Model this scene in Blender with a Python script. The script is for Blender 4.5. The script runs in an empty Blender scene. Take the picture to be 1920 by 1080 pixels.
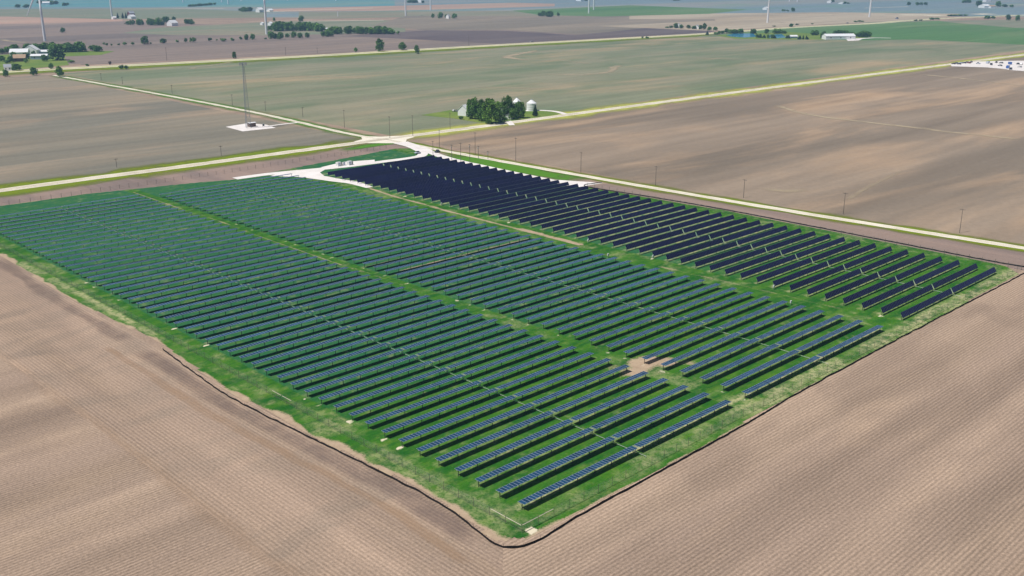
import bpy, math, random
import numpy as np
from mathutils import Vector, Matrix, noise as mnoise

random.seed(7)
R = random.Random(11)
scene = bpy.context.scene
COL = scene.collection

# ------------------------------------------------------------------ camera
FPX = 1891.0
PITCH, YAW, ROLL = 0.30812, 0.76867, 0.00064
CAM = Vector((-137.12, -138.48, 112.53))
_fw = Vector((math.sin(YAW) * math.cos(PITCH), math.cos(YAW) * math.cos(PITCH), -math.sin(PITCH)))
_r = Vector((math.cos(YAW), -math.sin(YAW), 0))
_u = _r.cross(_fw)
_r2 = _r * math.cos(ROLL) + _u * math.sin(ROLL)
_u2 = _u * math.cos(ROLL) - _r * math.sin(ROLL)
cd = bpy.data.cameras.new('camera')
cam = bpy.data.objects.new('camera', cd)
COL.objects.link(cam)
cd.sensor_width = 36.0
cd.lens = FPX / 1920 * 36
cd.clip_start = 1.0
cd.clip_end = 60000
m = Matrix((( _r2.x, _u2.x, -_fw.x, CAM.x), (_r2.y, _u2.y, -_fw.y, CAM.y), (_r2.z, _u2.z, -_fw.z, CAM.z), (0, 0, 0, 1)))
cam.matrix_world = m
scene.camera = cam


def at(x, y, z=0.0):
    """world point at height z seen at photograph pixel (x, y) (1920x1080)"""
    d = _fw * FPX + _r2 * (x - 960) - _u2 * (y - 540)
    t = (z - CAM.z) / d.z
    return CAM + d * t


def ppm(P):
    return FPX / (P - CAM).length


def proj(P):
    d = P - CAM
    z = d.dot(_fw)
    return 960 + FPX * d.dot(_r2) / z, 540 - FPX * d.dot(_u2) / z


def height(P, ytop):
    lo, hi = 0.0, 160.0
    for _ in range(30):
        mid = (lo + hi) / 2
        if proj(P + Vector((0, 0, mid)))[1] > ytop:
            lo = mid
        else:
            hi = mid
    return (lo + hi) / 2


# ------------------------------------------------------------------ colours and materials
def lin(r, g, b, k=1.0):
    def f(c):
        c /= 255.0
        return (c / 12.92 if c <= 0.04045 else ((c + 0.055) / 1.055) ** 2.4) * k
    return (f(r), f(g), f(b), 1.0)


class NT:
    def __init__(self, name):
        self.mat = bpy.data.materials.new(name)
        self.mat.use_nodes = True
        self.t = self.mat.node_tree
        self.b = self.t.nodes['Principled BSDF']
        self.pos = None

    def n(self, typ, **kw):
        nd = self.t.nodes.new(typ)
        for k, v in kw.items():
            setattr(nd, k, v)
        return nd

    def l(self, a, b):
        self.t.links.new(a, b)

    def position(self):
        if self.pos is None:
            self.pos = self.n('ShaderNodeNewGeometry').outputs['Position']
        return self.pos

    def scaled(self, sx, sy, sz=1.0, rot=0.0, vec=None):
        mp = self.n('ShaderNodeMapping')
        mp.inputs['Scale'].default_value = (sx, sy, sz)
        mp.inputs['Rotation'].default_value = (0, 0, rot)
        self.l(vec if vec is not None else self.position(), mp.inputs['Vector'])
        return mp.outputs['Vector']

    def noise(self, vec, scale=1.0, detail=3.0, rough=0.55, dist=0.0):
        nd = self.n('ShaderNodeTexNoise')
        nd.inputs['Scale'].default_value = scale
        nd.inputs['Detail'].default_value = detail
        nd.inputs['Roughness'].default_value = rough
        nd.inputs['Distortion'].default_value = dist
        self.l(vec, nd.inputs['Vector'])
        return nd.outputs['Fac']

    def ramp(self, fac, lo, hi, a=0.0, b=1.0, smooth=True):
        nd = self.n('ShaderNodeMapRange')
        nd.interpolation_type = 'SMOOTHSTEP' if smooth else 'LINEAR'
        nd.inputs['From Min'].default_value = lo
        nd.inputs['From Max'].default_value = hi
        nd.inputs['To Min'].default_value = a
        nd.inputs['To Max'].default_value = b
        self.l(fac, nd.inputs['Value'])
        return nd.outputs['Result']

    def math(self, op, a, b=None, clamp=False):
        nd = self.n('ShaderNodeMath', operation=op)
        nd.use_clamp = clamp
        for i, v in enumerate((a, b)):
            if v is None:
                continue
            if isinstance(v, (int, float)):
                nd.inputs[i].default_value = v
            else:
                self.l(v, nd.inputs[i])
        return nd.outputs[0]

    def mix(self, fac, a, b, mode='MIX'):
        nd = self.n('ShaderNodeMix', data_type='RGBA', blend_type=mode)
        for v, i in ((fac, 0), (a, 6), (b, 7)):
            if isinstance(v, (int, float)):
                nd.inputs[i].default_value = v
            elif isinstance(v, tuple):
                nd.inputs[i].default_value = v
            else:
                self.l(v, nd.inputs[i])
        return nd.outputs[2]

    def bright(self, col, fac):
        """multiply a colour by a scalar socket"""
        nd = self.n('ShaderNodeVectorMath', operation='SCALE')
        self.l(col, nd.inputs[0])
        self.l(fac, nd.inputs['Scale'])
        return nd.outputs[0]

    def done(self, col, rough=0.9, spec=0.2, metal=0.0):
        if isinstance(col, tuple):
            self.b.inputs['Base Color'].default_value = col
        else:
            self.l(col, self.b.inputs['Base Color'])
        self.b.inputs['Roughness'].default_value = rough
        self.b.inputs['Specular IOR Level'].default_value = spec
        self.b.inputs['Metallic'].default_value = metal
        return self.mat


def plain(name, rgb, rough=0.7, spec=0.3, metal=0.0, var=0.12, scale=0.8):
    """one paint or metal with slight procedural weathering"""
    t = NT(name)
    f = t.noise(t.position(), scale, 4.0, 0.6)
    v = t.ramp(f, 0.25, 0.75, 1 - var, 1 + var)
    c = t.n('ShaderNodeRGB')
    c.outputs[0].default_value = rgb
    return t.done(t.bright(c.outputs[0], v), rough, spec, metal)


def soil(name, c1, c2, c3, along='u', period=1.5, amt=0.13, patch=90.0, streak=0.5, fine=1.0, seedo=0.0, bands=0.06, veg=None, fine_amt=0.10):
    """ploughed field: broad soil patches, planter passes and crop rows running along u or v"""
    t = NT(name)
    P = t.position()
    off = t.n('ShaderNodeVectorMath', operation='ADD')
    off.inputs[1].default_value = (seedo * 137.0, seedo * 71.0, 0)
    t.l(P, off.inputs[0])
    P0 = off.outputs[0]
    su, sv = (0.22, 1.9) if along == 'u' else (1.9, 0.22)
    big = t.noise(t.scaled(su / patch, sv / patch, 1, 0, P0), 1.0, 4.0, 0.55, 0.4)
    col = t.mix(t.ramp(big, 0.38, 0.62), c1, c2)
    mid = t.noise(t.scaled(su / patch * 3.3, sv / patch * 1.5, 1, 0.12, P0), 1.0, 4.0, 0.6, 0.5)
    col = t.mix(t.math('MULTIPLY', t.ramp(mid, 0.48, 0.72), streak), col, c3)
    if veg is not None:
        vg = t.noise(t.scaled(0.6 / patch * 2, 1.5 / patch * 2, 1, -0.2, P0), 1.0, 3.0, 0.6, 0.5)
        col = t.mix(t.math('MULTIPLY', t.ramp(vg, 0.42, 0.66), 0.75), col, veg)
    sep = t.n('ShaderNodeSeparateXYZ')
    wob = t.noise(t.scaled(0.012, 0.012), 1.0, 2.0)
    t.l(P, sep.inputs[0])
    c = sep.outputs['Y'] if along == 'u' else sep.outputs['X']
    ss = (0.004, 0.07) if along == 'u' else (0.07, 0.004)
    bn = t.noise(t.scaled(ss[0], ss[1]), 1.0, 2.0, 0.5)
    val = t.ramp(bn, 0.25, 0.75, 1 - bands * 1.6, 1 + bands * 1.6, False)
    if period:
        s = t.math('SINE', t.math('MULTIPLY', c, 2 * math.pi / period))
        ls = (0.05, 0.5) if along == 'u' else (0.5, 0.05)
        brk = t.ramp(t.noise(t.scaled(ls[0], ls[1]), 1.0, 3.0, 0.6), 0.3, 0.7, 0.5, 1.2)
        s = t.math('MULTIPLY', t.math('MULTIPLY', s, brk), amt)
        val = t.math('ADD', val, s)
    fn = t.noise(t.scaled(fine, fine), 1.0, 6.0, 0.85)
    val = t.math('MULTIPLY', val, t.ramp(fn, 0.25, 0.75, 1 - fine_amt * 1.6, 1 + fine_amt * 1.6, False))
    return t.done(t.bright(col, val), 0.95, 0.1)


def gravel(name, c1, c2, scale=0.5):
    t = NT(name)
    a = t.noise(t.scaled(scale * 0.25, scale * 0.25), 1.0, 4.0, 0.6)
    b = t.noise(t.scaled(scale * 3, scale * 3), 1.0, 4.0, 0.75)
    col = t.mix(t.ramp(a, 0.3, 0.7), c1, c2)
    return t.done(t.bright(col, t.ramp(b, 0.25, 0.75, 0.85, 1.13, False)), 0.95, 0.1)


def verge(name, c1, c2, c3):
    t = NT(name)
    a = t.noise(t.scaled(0.03, 0.03), 1.0, 4.0, 0.65)
    b = t.noise(t.scaled(0.5, 0.5), 1.0, 4.0, 0.7)
    col = t.mix(t.ramp(a, 0.36, 0.64), c1, c2)
    col = t.mix(t.math('MULTIPLY', t.ramp(b, 0.5, 0.8), 0.6), col, c3)
    return t.done(col, 0.95, 0.1)


M = {}
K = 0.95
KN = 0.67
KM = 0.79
M['near_u'] = soil('soil near', lin(196, 171, 149, KN), lin(178, 155, 137, KN), lin(210, 182, 154, KN), 'u', 1.0, 0.19, 70, 0.35, 1.4, 0.3, 0.13, lin(170, 148, 130, KN), 0.36)
M['near_v'] = soil('soil headland', lin(197, 171, 149, KN), lin(182, 158, 139, KN), lin(210, 182, 154, KN), 'v', 1.0, 0.17, 55, 0.35, 1.4, 1.3, 0.14, lin(168, 149, 132, KN), 0.34)
M['field_w'] = soil('soil west field', lin(158, 147, 128, KM), lin(134, 130, 117, KM), lin(178, 156, 132, KM), 'u', 0, 0, 190, 0.8, 0.25, 2.1, 0.09)
M['field_c'] = soil('sprouting field', lin(140, 144, 118, KM), lin(154, 150, 126, KM), lin(188, 164, 132, KM), 'u', 0, 0, 260, 0.8, 0.2, 3.3, 0.07, lin(116, 132, 102, KM))
M['field_e'] = soil('soil east field', lin(162, 145, 127, KM), lin(136, 124, 110, KM), lin(200, 170, 140, KM), 'u', 0, 0, 240, 0.85, 0.3, 4.7, 0.09)
M['strip'] = soil('soil strip', lin(162, 141, 130, KM), lin(142, 126, 119, KM), lin(174, 150, 135, KM), 'v', 0, 0, 60, 0.5, 0.5, 5.2, 0.06)
M['far_brown'] = soil('far brown soil', lin(152, 141, 126, KM), lin(136, 128, 116, KM), lin(168, 152, 134, KM), 'u', 0, 0, 420, 0.7, 0.1, 6.2, 0.10)
M['far_dark'] = soil('far dark soil', lin(106, 96, 98, KM), lin(122, 111, 109, KM), lin(136, 122, 116, KM), 'u', 0, 0, 420, 0.5, 0.1, 7.2, 0.08)
M['far_mauve'] = soil('far bare soil', lin(152, 136, 126, KM), lin(132, 121, 115, KM), lin(170, 150, 134, KM), 'u', 0, 0, 360, 0.7, 0.1, 8.2, 0.10)
M['far_pale'] = soil('far pale stubble', lin(196, 182, 160, KM), lin(176, 162, 142, KM), lin(204, 184, 156, KM), 'u', 0, 0, 300, 0.6, 0.1, 9.2, 0.09)
M['far_pink'] = soil('far pink soil', lin(198, 164, 144, KM), lin(178, 154, 138, KM), lin(200, 178, 154, KM), 'u', 0, 0, 400, 0.6, 0.1, 10.2, 0.08)
M['far_green'] = soil('far crop', lin(94, 134, 82, KM), lin(112, 142, 94, KM), lin(130, 148, 104, KM), 'u', 0, 0, 380, 0.7, 0.1, 11.2, 0.08)
M['far_grey'] = soil('far sprouting field', lin(136, 144, 120, KM), lin(152, 147, 126, KM), lin(166, 153, 132, KM), 'u', 0, 0, 400, 0.7, 0.1, 12.2, 0.08)
M['far_haze_teal'] = soil('farthest crop with haze tint', lin(96, 146, 150, K), lin(118, 150, 144, K), lin(132, 148, 140, K), 'u', 0, 0, 600, 0.6, 0.1, 13.2, 0.07)  # blue-green of the hazy distance painted into the crop colour
M['far_haze_blue'] = soil('farthest fields with haze tint', lin(122, 140, 146, K), lin(146, 148, 142, K), lin(108, 144, 122, K), 'u', 0, 0, 600, 0.8, 0.1, 14.2, 0.09)  # haze tint painted into these field colours as well
M['road'] = gravel('road gravel', lin(240, 233, 218, K), lin(230, 222, 204, K))
M['road_far'] = gravel('far road gravel', lin(220, 212, 190, K), lin(206, 200, 176, K), 0.15)
M['gravel'] = gravel('white crushed stone', lin(238, 232, 230, K), lin(224, 217, 212, K))
M['verge'] = verge('verge grass', lin(128, 134, 30, 0.9), lin(94, 118, 28, 0.9), lin(170, 166, 80, 0.9))
M['verge_pale'] = verge('dry verge grass', lin(196, 194, 110, 0.9), lin(150, 158, 70, 0.9), lin(206, 200, 140, 0.9))
M['verge_green'] = verge('ditch grass', lin(66, 118, 30, 0.9), lin(92, 128, 36, 0.9), lin(124, 142, 60, 0.9))
M['yard'] = verge('farm yard grass', lin(104, 132, 56, 0.85), lin(128, 144, 68, 0.85), lin(158, 160, 96, 0.85))
M['dirt_path'] = gravel('pale soil', lin(200, 186, 160, K), lin(186, 172, 148, K), 0.2)

# ------------------------------------------------------------------ mesh helpers
class MB:
    def __init__(self):
        self.v, self.f, self.mi = [], [], []

    def quad(self, a, b, c, d, mi=0):
        n = len(self.v)
        self.v += [tuple(a), tuple(b), tuple(c), tuple(d)]
        self.f.append((n, n + 1, n + 2, n + 3)); self.mi.append(mi)

    def poly(self, pts, mi=0):
        n = len(self.v)
        self.v += [tuple(p) for p in pts]
        self.f.append(tuple(range(n, n + len(pts)))); self.mi.append(mi)

    def box(self, x0, x1, y0, y1, z0, z1, mi=0, mt=None):
        n = len(self.v)
        self.v += [(x, y, z) for z in (z0, z1) for x, y in ((x0, y0), (x1, y0), (x1, y1), (x0, y1))]
        F = [(0, 3, 2, 1), (4, 5, 6, 7), (0, 1, 5, 4), (1, 2, 6, 5), (2, 3, 7, 6), (3, 0, 4, 7)]
        for i, q in enumerate(F):
            self.f.append(tuple(n + k for k in q))
            self.mi.append(mt if (mt is not None and i == 1) else mi)

    def tube(self, a, b, ra, rb=None, seg=8, mi=0, cap=True):
        a, b = Vector(a), Vector(b)
        rb = ra if rb is None else rb
        d = (b - a).normalized()
        x = d.orthogonal().normalized(); y = d.cross(x)
        n = len(self.v)
        for c, r in ((a, ra), (b, rb)):
            for i in range(seg):
                an = 2 * math.pi * i / seg
                self.v.append(tuple(c + x * (r * math.cos(an)) + y * (r * math.sin(an))))
        for i in range(seg):
            j = (i + 1) % seg
            self.f.append((n + i, n + j, n + seg + j, n + seg + i)); self.mi.append(mi)
        if cap:
            self.f.append(tuple(n + seg + i for i in range(seg))); self.mi.append(mi)
            self.f.append(tuple(n + seg - 1 - i for i in range(seg))); self.mi.append(mi)

    def lathe(self, prof, seg=16, mi=0, cx=0, cy=0):
        n = len(self.v)
        for r, z in prof:
            for i in range(seg):
                an = 2 * math.pi * i / seg
                self.v.append((cx + r * math.cos(an), cy + r * math.sin(an), z))
        for k in range(len(prof) - 1):
            for i in range(seg):
                j = (i + 1) % seg
                self.f.append((n + k * seg + i, n + k * seg + j, n + (k + 1) * seg + j, n + (k + 1) * seg + i)); self.mi.append(mi)
        self.f.append(tuple(n + (len(prof) - 1) * seg + i for i in range(seg))); self.mi.append(mi)

    def mesh(self, name, mats, smooth=False):
        me = bpy.data.meshes.new(name)
        me.from_pydata(self.v, [], self.f)
        for mm in (mats if isinstance(mats, (list, tuple)) else [mats]):
            me.materials.append(mm)
        me.polygons.foreach_set('material_index', self.mi)
        if smooth:
            me.polygons.foreach_set('use_smooth', [True] * len(self.f))
        me.update()
        return me


def link(name, me, parent=None, loc=None, rot=None, scale=None):
    o = bpy.data.objects.new(name, me)
    COL.objects.link(o)
    if parent is not None:
        o.parent = parent
    if loc is not None:
        o.location = loc
    if rot is not None:
        o.rotation_euler = rot
    if scale is not None:
        o.scale = scale
    return o


def tag(o, label, cat, group=None):
    o['label'] = label
    o['category'] = cat
    if group:
        o['group'] = group
    return o


def thing(name, label, cat, loc, rotz=0.0, group=None, scale=None):
    o = link(name, None, None, loc, (0, 0, rotz), scale)
    return tag(o, label, cat, group)


def structure(o, kind='structure'):
    o['kind'] = kind
    return o


ONES = ['', 'first', 'second', 'third', 'fourth', 'fifth', 'sixth', 'seventh', 'eighth', 'ninth', 'tenth', 'eleventh', 'twelfth', 'thirteenth',
        'fourteenth', 'fifteenth', 'sixteenth', 'seventeenth', 'eighteenth', 'nineteenth']
TENS = {2: 'twent', 3: 'thirt', 4: 'fort', 5: 'fift', 6: 'sixt'}


def ordinal(n):
    if n < 20:
        return ONES[n]
    return TENS[n // 10] + ('ieth' if n % 10 == 0 else 'y-' + ONES[n % 10])


def smooth_line(pts, step=8.0):
    """Catmull-Rom through world points"""
    P = [Vector((p[0], p[1], 0)) for p in pts]
    P = [P[0] * 2 - P[1]] + P + [P[-1] * 2 - P[-2]]
    out = []
    for i in range(1, len(P) - 2):
        n = max(1, int((P[i + 1] - P[i]).length / step))
        for k in range(n):
            t = k / n
            a, b, c, d = P[i - 1], P[i], P[i + 1], P[i + 2]
            out.append(0.5 * ((2 * b) + (c - a) * t + (2 * a - 5 * b + 4 * c - d) * t * t + (3 * b - a - 3 * c + d) * t ** 3))
    out.append(P[-2])
    return out


def ribbon(mb, pts, w, z, mi=0, step=8.0, off=0.0, jag=0.0, straight=False):
    L = [Vector((p[0], p[1], 0)) for p in pts] if straight else smooth_line(pts, step)
    prev = None
    for i, p in enumerate(L):
        d = (L[min(i + 1, len(L) - 1)] - L[max(i - 1, 0)]).normalized()
        nrm = Vector((-d.y, d.x, 0))
        ww = w(i / (len(L) - 1)) if callable(w) else w
        j1 = jag * mnoise.noise(p * 0.09) + jag * 0.5 * mnoise.noise(p * 0.4)
        j2 = jag * mnoise.noise(p * 0.09 + Vector((50, 9, 3))) + jag * 0.5 * mnoise.noise(p * 0.4 + Vector((5, 90, 3)))
        a = p + nrm * (off + ww / 2 + j1)
        b = p + nrm * (off - ww / 2 + j2)
        a.z = b.z = z
        if prev:
            mb.quad(prev[1], b, a, prev[0], mi)
        prev = (a, b)


def soft_ribbon(name, lines, mat, z, kind='structure'):
    """strips of ground cover that thin out towards both edges"""
    vs, fs, al = [], [], []
    for pts, w, amt, jag in lines:
        L = smooth_line(pts, max(2.0, w * .8))
        prev = None
        for i, p in enumerate(L):
            d = (L[min(i + 1, len(L) - 1)] - L[max(i - 1, 0)]).normalized()
            nrm = Vector((-d.y, d.x, 0))
            j = jag * mnoise.noise(p * 0.03) + jag * .5 * mnoise.noise(p * .15)
            ww = w * (1 + .5 * mnoise.noise(p * .05 + Vector((7, 3, 1))))
            end = min(1, i / 2, (len(L) - 1 - i) / 2)
            n = len(vs)
            for q, aa in ((-.75, 0), (-.3, 1), (.3, 1), (.75, 0)):
                v = p + nrm * (q * ww + j)
                vs.append((v.x, v.y, z)); al.append(aa * amt * end)
            if prev is not None:
                for k in range(3):
                    fs.append((n + k, n + k + 1, prev + k + 1, prev + k)[::-1])
            prev = n
    me = bpy.data.meshes.new(name)
    me.from_pydata(vs, [], fs)
    ca = me.color_attributes.new('cover', 'FLOAT_COLOR', 'POINT')
    ca.data.foreach_set('color', [c for a in al for c in (a, a, a, 1)])
    me.materials.append(mat)
    return structure(link(name, me), kind)


def soft_mat(name, c1, c2, scale=.3):
    t = NT(name)
    a = t.n('ShaderNodeVertexColor', layer_name='cover')
    f = t.noise(t.scaled(scale, scale), 1, 4, .65)
    g = t.noise(t.scaled(scale * .12, scale * .12), 1, 3, .6)
    sp = t.n('ShaderNodeSeparateColor'); t.l(a.outputs[0], sp.inputs[0])
    k = t.math('MULTIPLY', sp.outputs[0], t.ramp(t.math('ADD', t.math('MULTIPLY', f, .5), t.math('MULTIPLY', g, .5)), .35, .62, .35, 1.0))
    t.l(k, t.b.inputs['Alpha'])
    return t.done(t.mix(g, c1, c2), .95, .1)


def sheet(name, pxs, mat, z, world=False, kind='structure'):
    mb = MB()
    pts = []
    for p in pxs:
        q = Vector((p[0], p[1], 0)) if world else at(p[0], p[1])
        pts.append((q.x, q.y, z))
    # make it face up
    area = sum(pts[i][0] * pts[(i + 1) % len(pts)][1] - pts[(i + 1) % len(pts)][0] * pts[i][1] for i in range(len(pts)))
    if area < 0:
        pts.reverse()
    mb.poly(pts)
    return structure(link(name, mb.mesh(name, mat)), kind)


# ------------------------------------------------------------------ the land
S = 14000
mb = MB(); mb.quad((-S, -S, 0), (S, -S, 0), (S, S, 0), (-S, S, 0))
structure(link('ground', mb.mesh('ground', M['near_u'])))
Z0 = 0.02
# headland: end rows running beside the silt fence (about 37 m wide)
sheet('headland', [(-13.5, -8), (-13.5, 405), (-50, 405), (-50, -34), (-38, -34)], M['near_v'], 0.01, True)

NSu, R1v, FRv = 283.0, 417.0, 1040.0
sheet('west_field', [(-900, 428), (268, 428), (274, 1020), (-900, 1020)], M['field_w'], Z0, True)
sheet('north_field', [(292, 428), (700, 424), (2150, 398), (2150, 930), (1400, 950), (900, 1022), (292, 1025)], M['field_c'], Z0, True)
sheet('east_field', [(292, 408), (2000, 380), (2000, -500), (330, -500), (305, 5), (292, 150)], M['field_e'], Z0, True)
sheet('fallow_strip', [(-900, 386), (60, 385), (140, 364), (160, 364), (272, 374), (275, 400), (262, 411), (-900, 413)], M['strip'], Z0, True)
sheet('field_strip', [(262, 217), (283, 214), (286, 130), (300, 0), (328, -300), (268, -300), (268, 0)], M['strip'], Z0, True)

def far_field(pxs, mat, z):
    return sheet('field', pxs, M[mat], z)

far_field([(-400, 34), (2400, 30), (2600, -40), (-600, -40)], 'far_haze_blue', 0.03)
far_field([(-500, 140), (0, 126), (660, 98), (1330, 61), (1330, 40), (700, 58), (0, 30), (-500, 30)], 'far_mauve', 0.03)
far_field([(-300, 28), (0, 31), (230, 36), (230, 40), (0, 46), (-300, 50)], 'far_pink', 0.05)
far_field([(-300, 50), (0, 46), (230, 41), (560, 60), (190, 82), (-300, 92)], 'far_mauve', 0.06)
far_field([(-300, 20), (0, 17), (300, 15), (500, 22), (500, 33), (220, 36), (0, 31), (-300, 28)], 'far_grey', 0.05)
far_field([(-300, 13), (500, 13), (740, 11), (740, 1), (500, -12), (-300, -12)], 'far_haze_teal', 0.05)
far_field([(300, 52), (520, 40), (760, 38), (760, 60), (540, 66), (330, 66), (230, 62)], 'far_grey', 0.07)
far_field([(190, 88), (500, 76), (790, 62), (940, 78), (940, 84), (650, 98), (200, 120), (150, 122)], 'far_mauve', 0.08)
far_field([(640, 68), (800, 57), (950, 58), (1080, 66), (1240, 50), (1345, 58), (1320, 62), (1050, 76), (930, 82), (740, 72)], 'far_dark', 0.10)
far_field([(760, 30), (1100, 30), (1340, 26), (1340, 50), (1080, 64), (950, 56), (790, 56), (700, 48)], 'far_brown', 0.09)
far_field([(1120, 49), (1360, 38), (1700, 36), (1640, 40), (1340, 58), (1240, 54)], 'far_pale', 0.11)
far_field([(1180, 27), (1560, 23), (1800, 26), (1760, 36), (1500, 48), (1350, 58), (1340, 36), (1180, 36)], 'far_pale', 0.10)
far_field([(560, 22), (1040, 20), (1100, 30), (760, 32), (560, 36)], 'far_grey', 0.08)
far_field([(500, 17), (740, 11), (960, 5), (1040, 7), (1040, 12), (740, 20), (500, 22)], 'far_pink', 0.10)
far_field([(960, 20), (1180, 10), (1400, 18), (1330, 26), (1130, 31), (1010, 28)], 'far_green', 0.12)
far_field([(1340, 66), (1490, 50), (1760, 39), (2050, 36), (2050, 88), (1920, 84), (1720, 74), (1600, 76)], 'far_green', 0.05)
far_field([(1760, 39), (2050, 34), (2050, 56), (1900, 52), (1780, 42)], 'far_grey', 0.08)
# pale waterways and tracks through the fields
M['waterway'] = soft_mat('pale washed soil', lin(196, 178, 150, K), lin(178, 164, 138, K), .08)
WW = [([(360, 130), (366, 126.5), (385, 124.5), (440, 116)], 7, .7, 2), ([(700, 147), (610, 144), (560, 143), (430, 144)], 5, .7, 2), ([(890, 163), (960, 165), (1050, 167)], 4, .6, 2),
      ([(1010, 94), (985, 99), (957, 105), (952, 108), (975, 111), (1000, 113)], 11, .8, 3), ([(1000, 113), (1060, 114.5), (1110, 120)], 6, .5, 3),
      ([(1020, 140), (1090, 140), (1135, 136), (1152, 130), (1150, 126), (1168, 122)], 9, .75, 3), ([(1280, 108), (1400, 112)], 14, .4, 4),
      ([(1455, 198), (1480, 205), (1500, 211), (1560, 222), (1650, 232), (1760, 245), (1920, 262)], 6, .8, 3), ([(1728, 140), (1800, 147), (1925, 162)], 5, .9, 0),
      ([(1425, 352), (1470, 358), (1520, 356)], 5, .6, 3), ([(1690, 320), (1640, 345), (1590, 375)], 2.5, .5, 1), ([(0, 74), (25, 78), (60, 80)], 10, .9, 1), ([(390, 57), (440, 59.5), (500, 64)], 8, .9, 1),
      ([(880, 39), (925, 39)], 16, .9, 1), ([(740, 35), (860, 35.5)], 14, .7, 1), ([(930, 31), (1000, 31)], 14, .5, 1)]
soft_ribbon('field_waterway', [([at(*q) for q in px], w, a, jg) for px, w, a, jg in WW], M['waterway'], 0.17)

M['band_dark'] = soft_mat('packed damp soil', lin(142, 124, 118, KN), lin(158, 138, 128, KN), .12)
M['band_tan'] = soft_mat('dry loose soil', lin(214, 176, 140, KN), lin(204, 176, 150, KN), .1)
soft_ribbon('soil_band', [([(-17.2, 150), (-19, 102), (-17, 58), (-14.5, 19), (-16, -4)], 4.5, .5, 1.2), ([(-16, 292), (-17, 216), (-17, 160)], 4, .4, 1.5)], M['band_dark'], .022)
soft_ribbon('soil_band', [([(-23.5, 160), (-25, 102), (-23, 58), (-21, 19), (-22, -8)], 2.2, .5, 1.4), ([(-50, 330), (-50, 150), (-50, -30)], 3, .18, 2)], M['band_tan'], .027)

# verges and roads
r1 = [(-1200, 428), (-300, 427), (32, 424.5), (119, 421.5), (189, 420), (277, 418), (400, 414), (547, 411), (1000, 396), (2400, 340)]
rn = [(277, 418), (276, 464), (284, 580), (285.5, 733), (281, 966), (280, 1010)]
r2 = [(280, 420), (279, 385), (279, 351), (281.5, 274), (285, 199), (291, 110), (302, 6), (312, -90), (340, -400)]
M['verge_s'] = soft_mat('verge grass', lin(132, 140, 22, .92), lin(98, 124, 24, .92), .12)
M['verge_ps'] = soft_mat('dry verge grass', lin(196, 194, 104, .92), lin(160, 168, 72, .92), .1)
M['verge_gs'] = soft_mat('ditch grass', lin(70, 128, 26, .92), lin(98, 138, 40, .92), .12)
soft_ribbon('road_verge', [(r1[:6], 27, 1.6, 1.5), (r2, 11, 1.4, .8)], M['verge_s'], .06)
soft_ribbon('road_verge', [(r1[5:], 25, 1.2, 1.5)], M['verge_ps'], .066)
soft_ribbon('road_verge', [(rn, 13, .9, 1.0), ([(270.5, 352), (270.5, 330), (270.5, 290), (271.5, 228)], 15, 2, .5), ([(230, 401), (262, 404), (276, 400), (280, 392)], 9, 1.4, .5)], M['verge_gs'], .072)
soft_ribbon('road_verge', [([(q[0], q[1]) for q in (at(-300, 156), at(0, 138), at(300, 123), at(660, 103), at(880, 90), at(1330, 65), at(1345, 64))], 36, 1.3, 3)], M['verge_s'], .08)

mb = MB()
ribbon(mb, r1, 9.2, 0.10, 0, 5, 0, 0.9)
ribbon(mb, rn, 4.6, 0.095, 0, 5, 0, 0.6)
ribbon(mb, r2, 5.2, 0.105, 0, 5, 0, 0.6)
mb.poly([(262, 412, .11), (268, 406, .11), (275, 399, .11), (283, 399, .11), (290, 407, .11), (300, 411, .11), (300, 420, .11), (284, 428, .11), (278, 436, .11), (273, 436, .11), (268, 428, .11), (258, 424, .11)])
structure(link('gravel_road', mb.mesh('gravel_road', M['road'])))
mb = MB()
fr = [at(-300, 154), at(0, 135.5), at(300, 120), at(480, 111), at(660, 101), at(880, 88), at(1120, 75), at(1330, 63), at(1480, 52), at(1640, 44), at(1700, 39), at(1830, 32), at(2100, 22)]
ribbon(mb, fr, 9, 0.13, 0, 20, 10)
ribbon(mb, fr, 9, 0.13, 0, 20, -6)
ribbon(mb, fr, 7, 0.125, 1, 20, 2)
structure(link('road', mb.mesh('road', [M['road_far'], M['verge_pale']])))
M['rut'] = soft_mat('wheel rut', lin(220, 211, 192, .92), lin(206, 196, 174, .92), .2)
def offset(pts, o):
    L = [Vector((p[0], p[1], 0)) for p in pts]; out = []
    for i, p in enumerate(L):
        d = (L[min(i + 1, len(L) - 1)] - L[max(i - 1, 0)]).normalized()
        out.append((p.x - d.y * o, p.y + d.x * o))
    return out
soft_ribbon('wheel_rut', [(offset(r1, o), 1.3, .75, .25) for o in (-2.6, -.8, .9, 2.7)] + [(offset(rn, o), .9, .7, .2) for o in (-.9, .9)] + [(offset(r2, o), .9, .7, .2) for o in (-.9, .9)], M['rut'], .118)
# far side tracks
mb = MB()
for px, w in (([(1689, 28), (1730, 28), (1765, 30)], 40), ([(1829, 27), (1857, 26)], 40), ([(1620, 28), (1660, 27.5)], 8), ([(1620, 15), (1704, 12.5)], 10), ([(1857, 28), (2000, 29)], 10), ([(500, 22), (700, 15)], 14),
              ([(1360, 27), (1560, 27)], 7), ([(1880, 9), (2000, 8)], 14), ([(560, 40), (720, 38)], 12), ([(230, 17), (420, 16)], 12)):
    ribbon(mb, [at(*q) for q in px], w, 0.14, 0, 30)
structure(link('farm_track', mb.mesh('farm_track', M['road_far'])))

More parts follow.
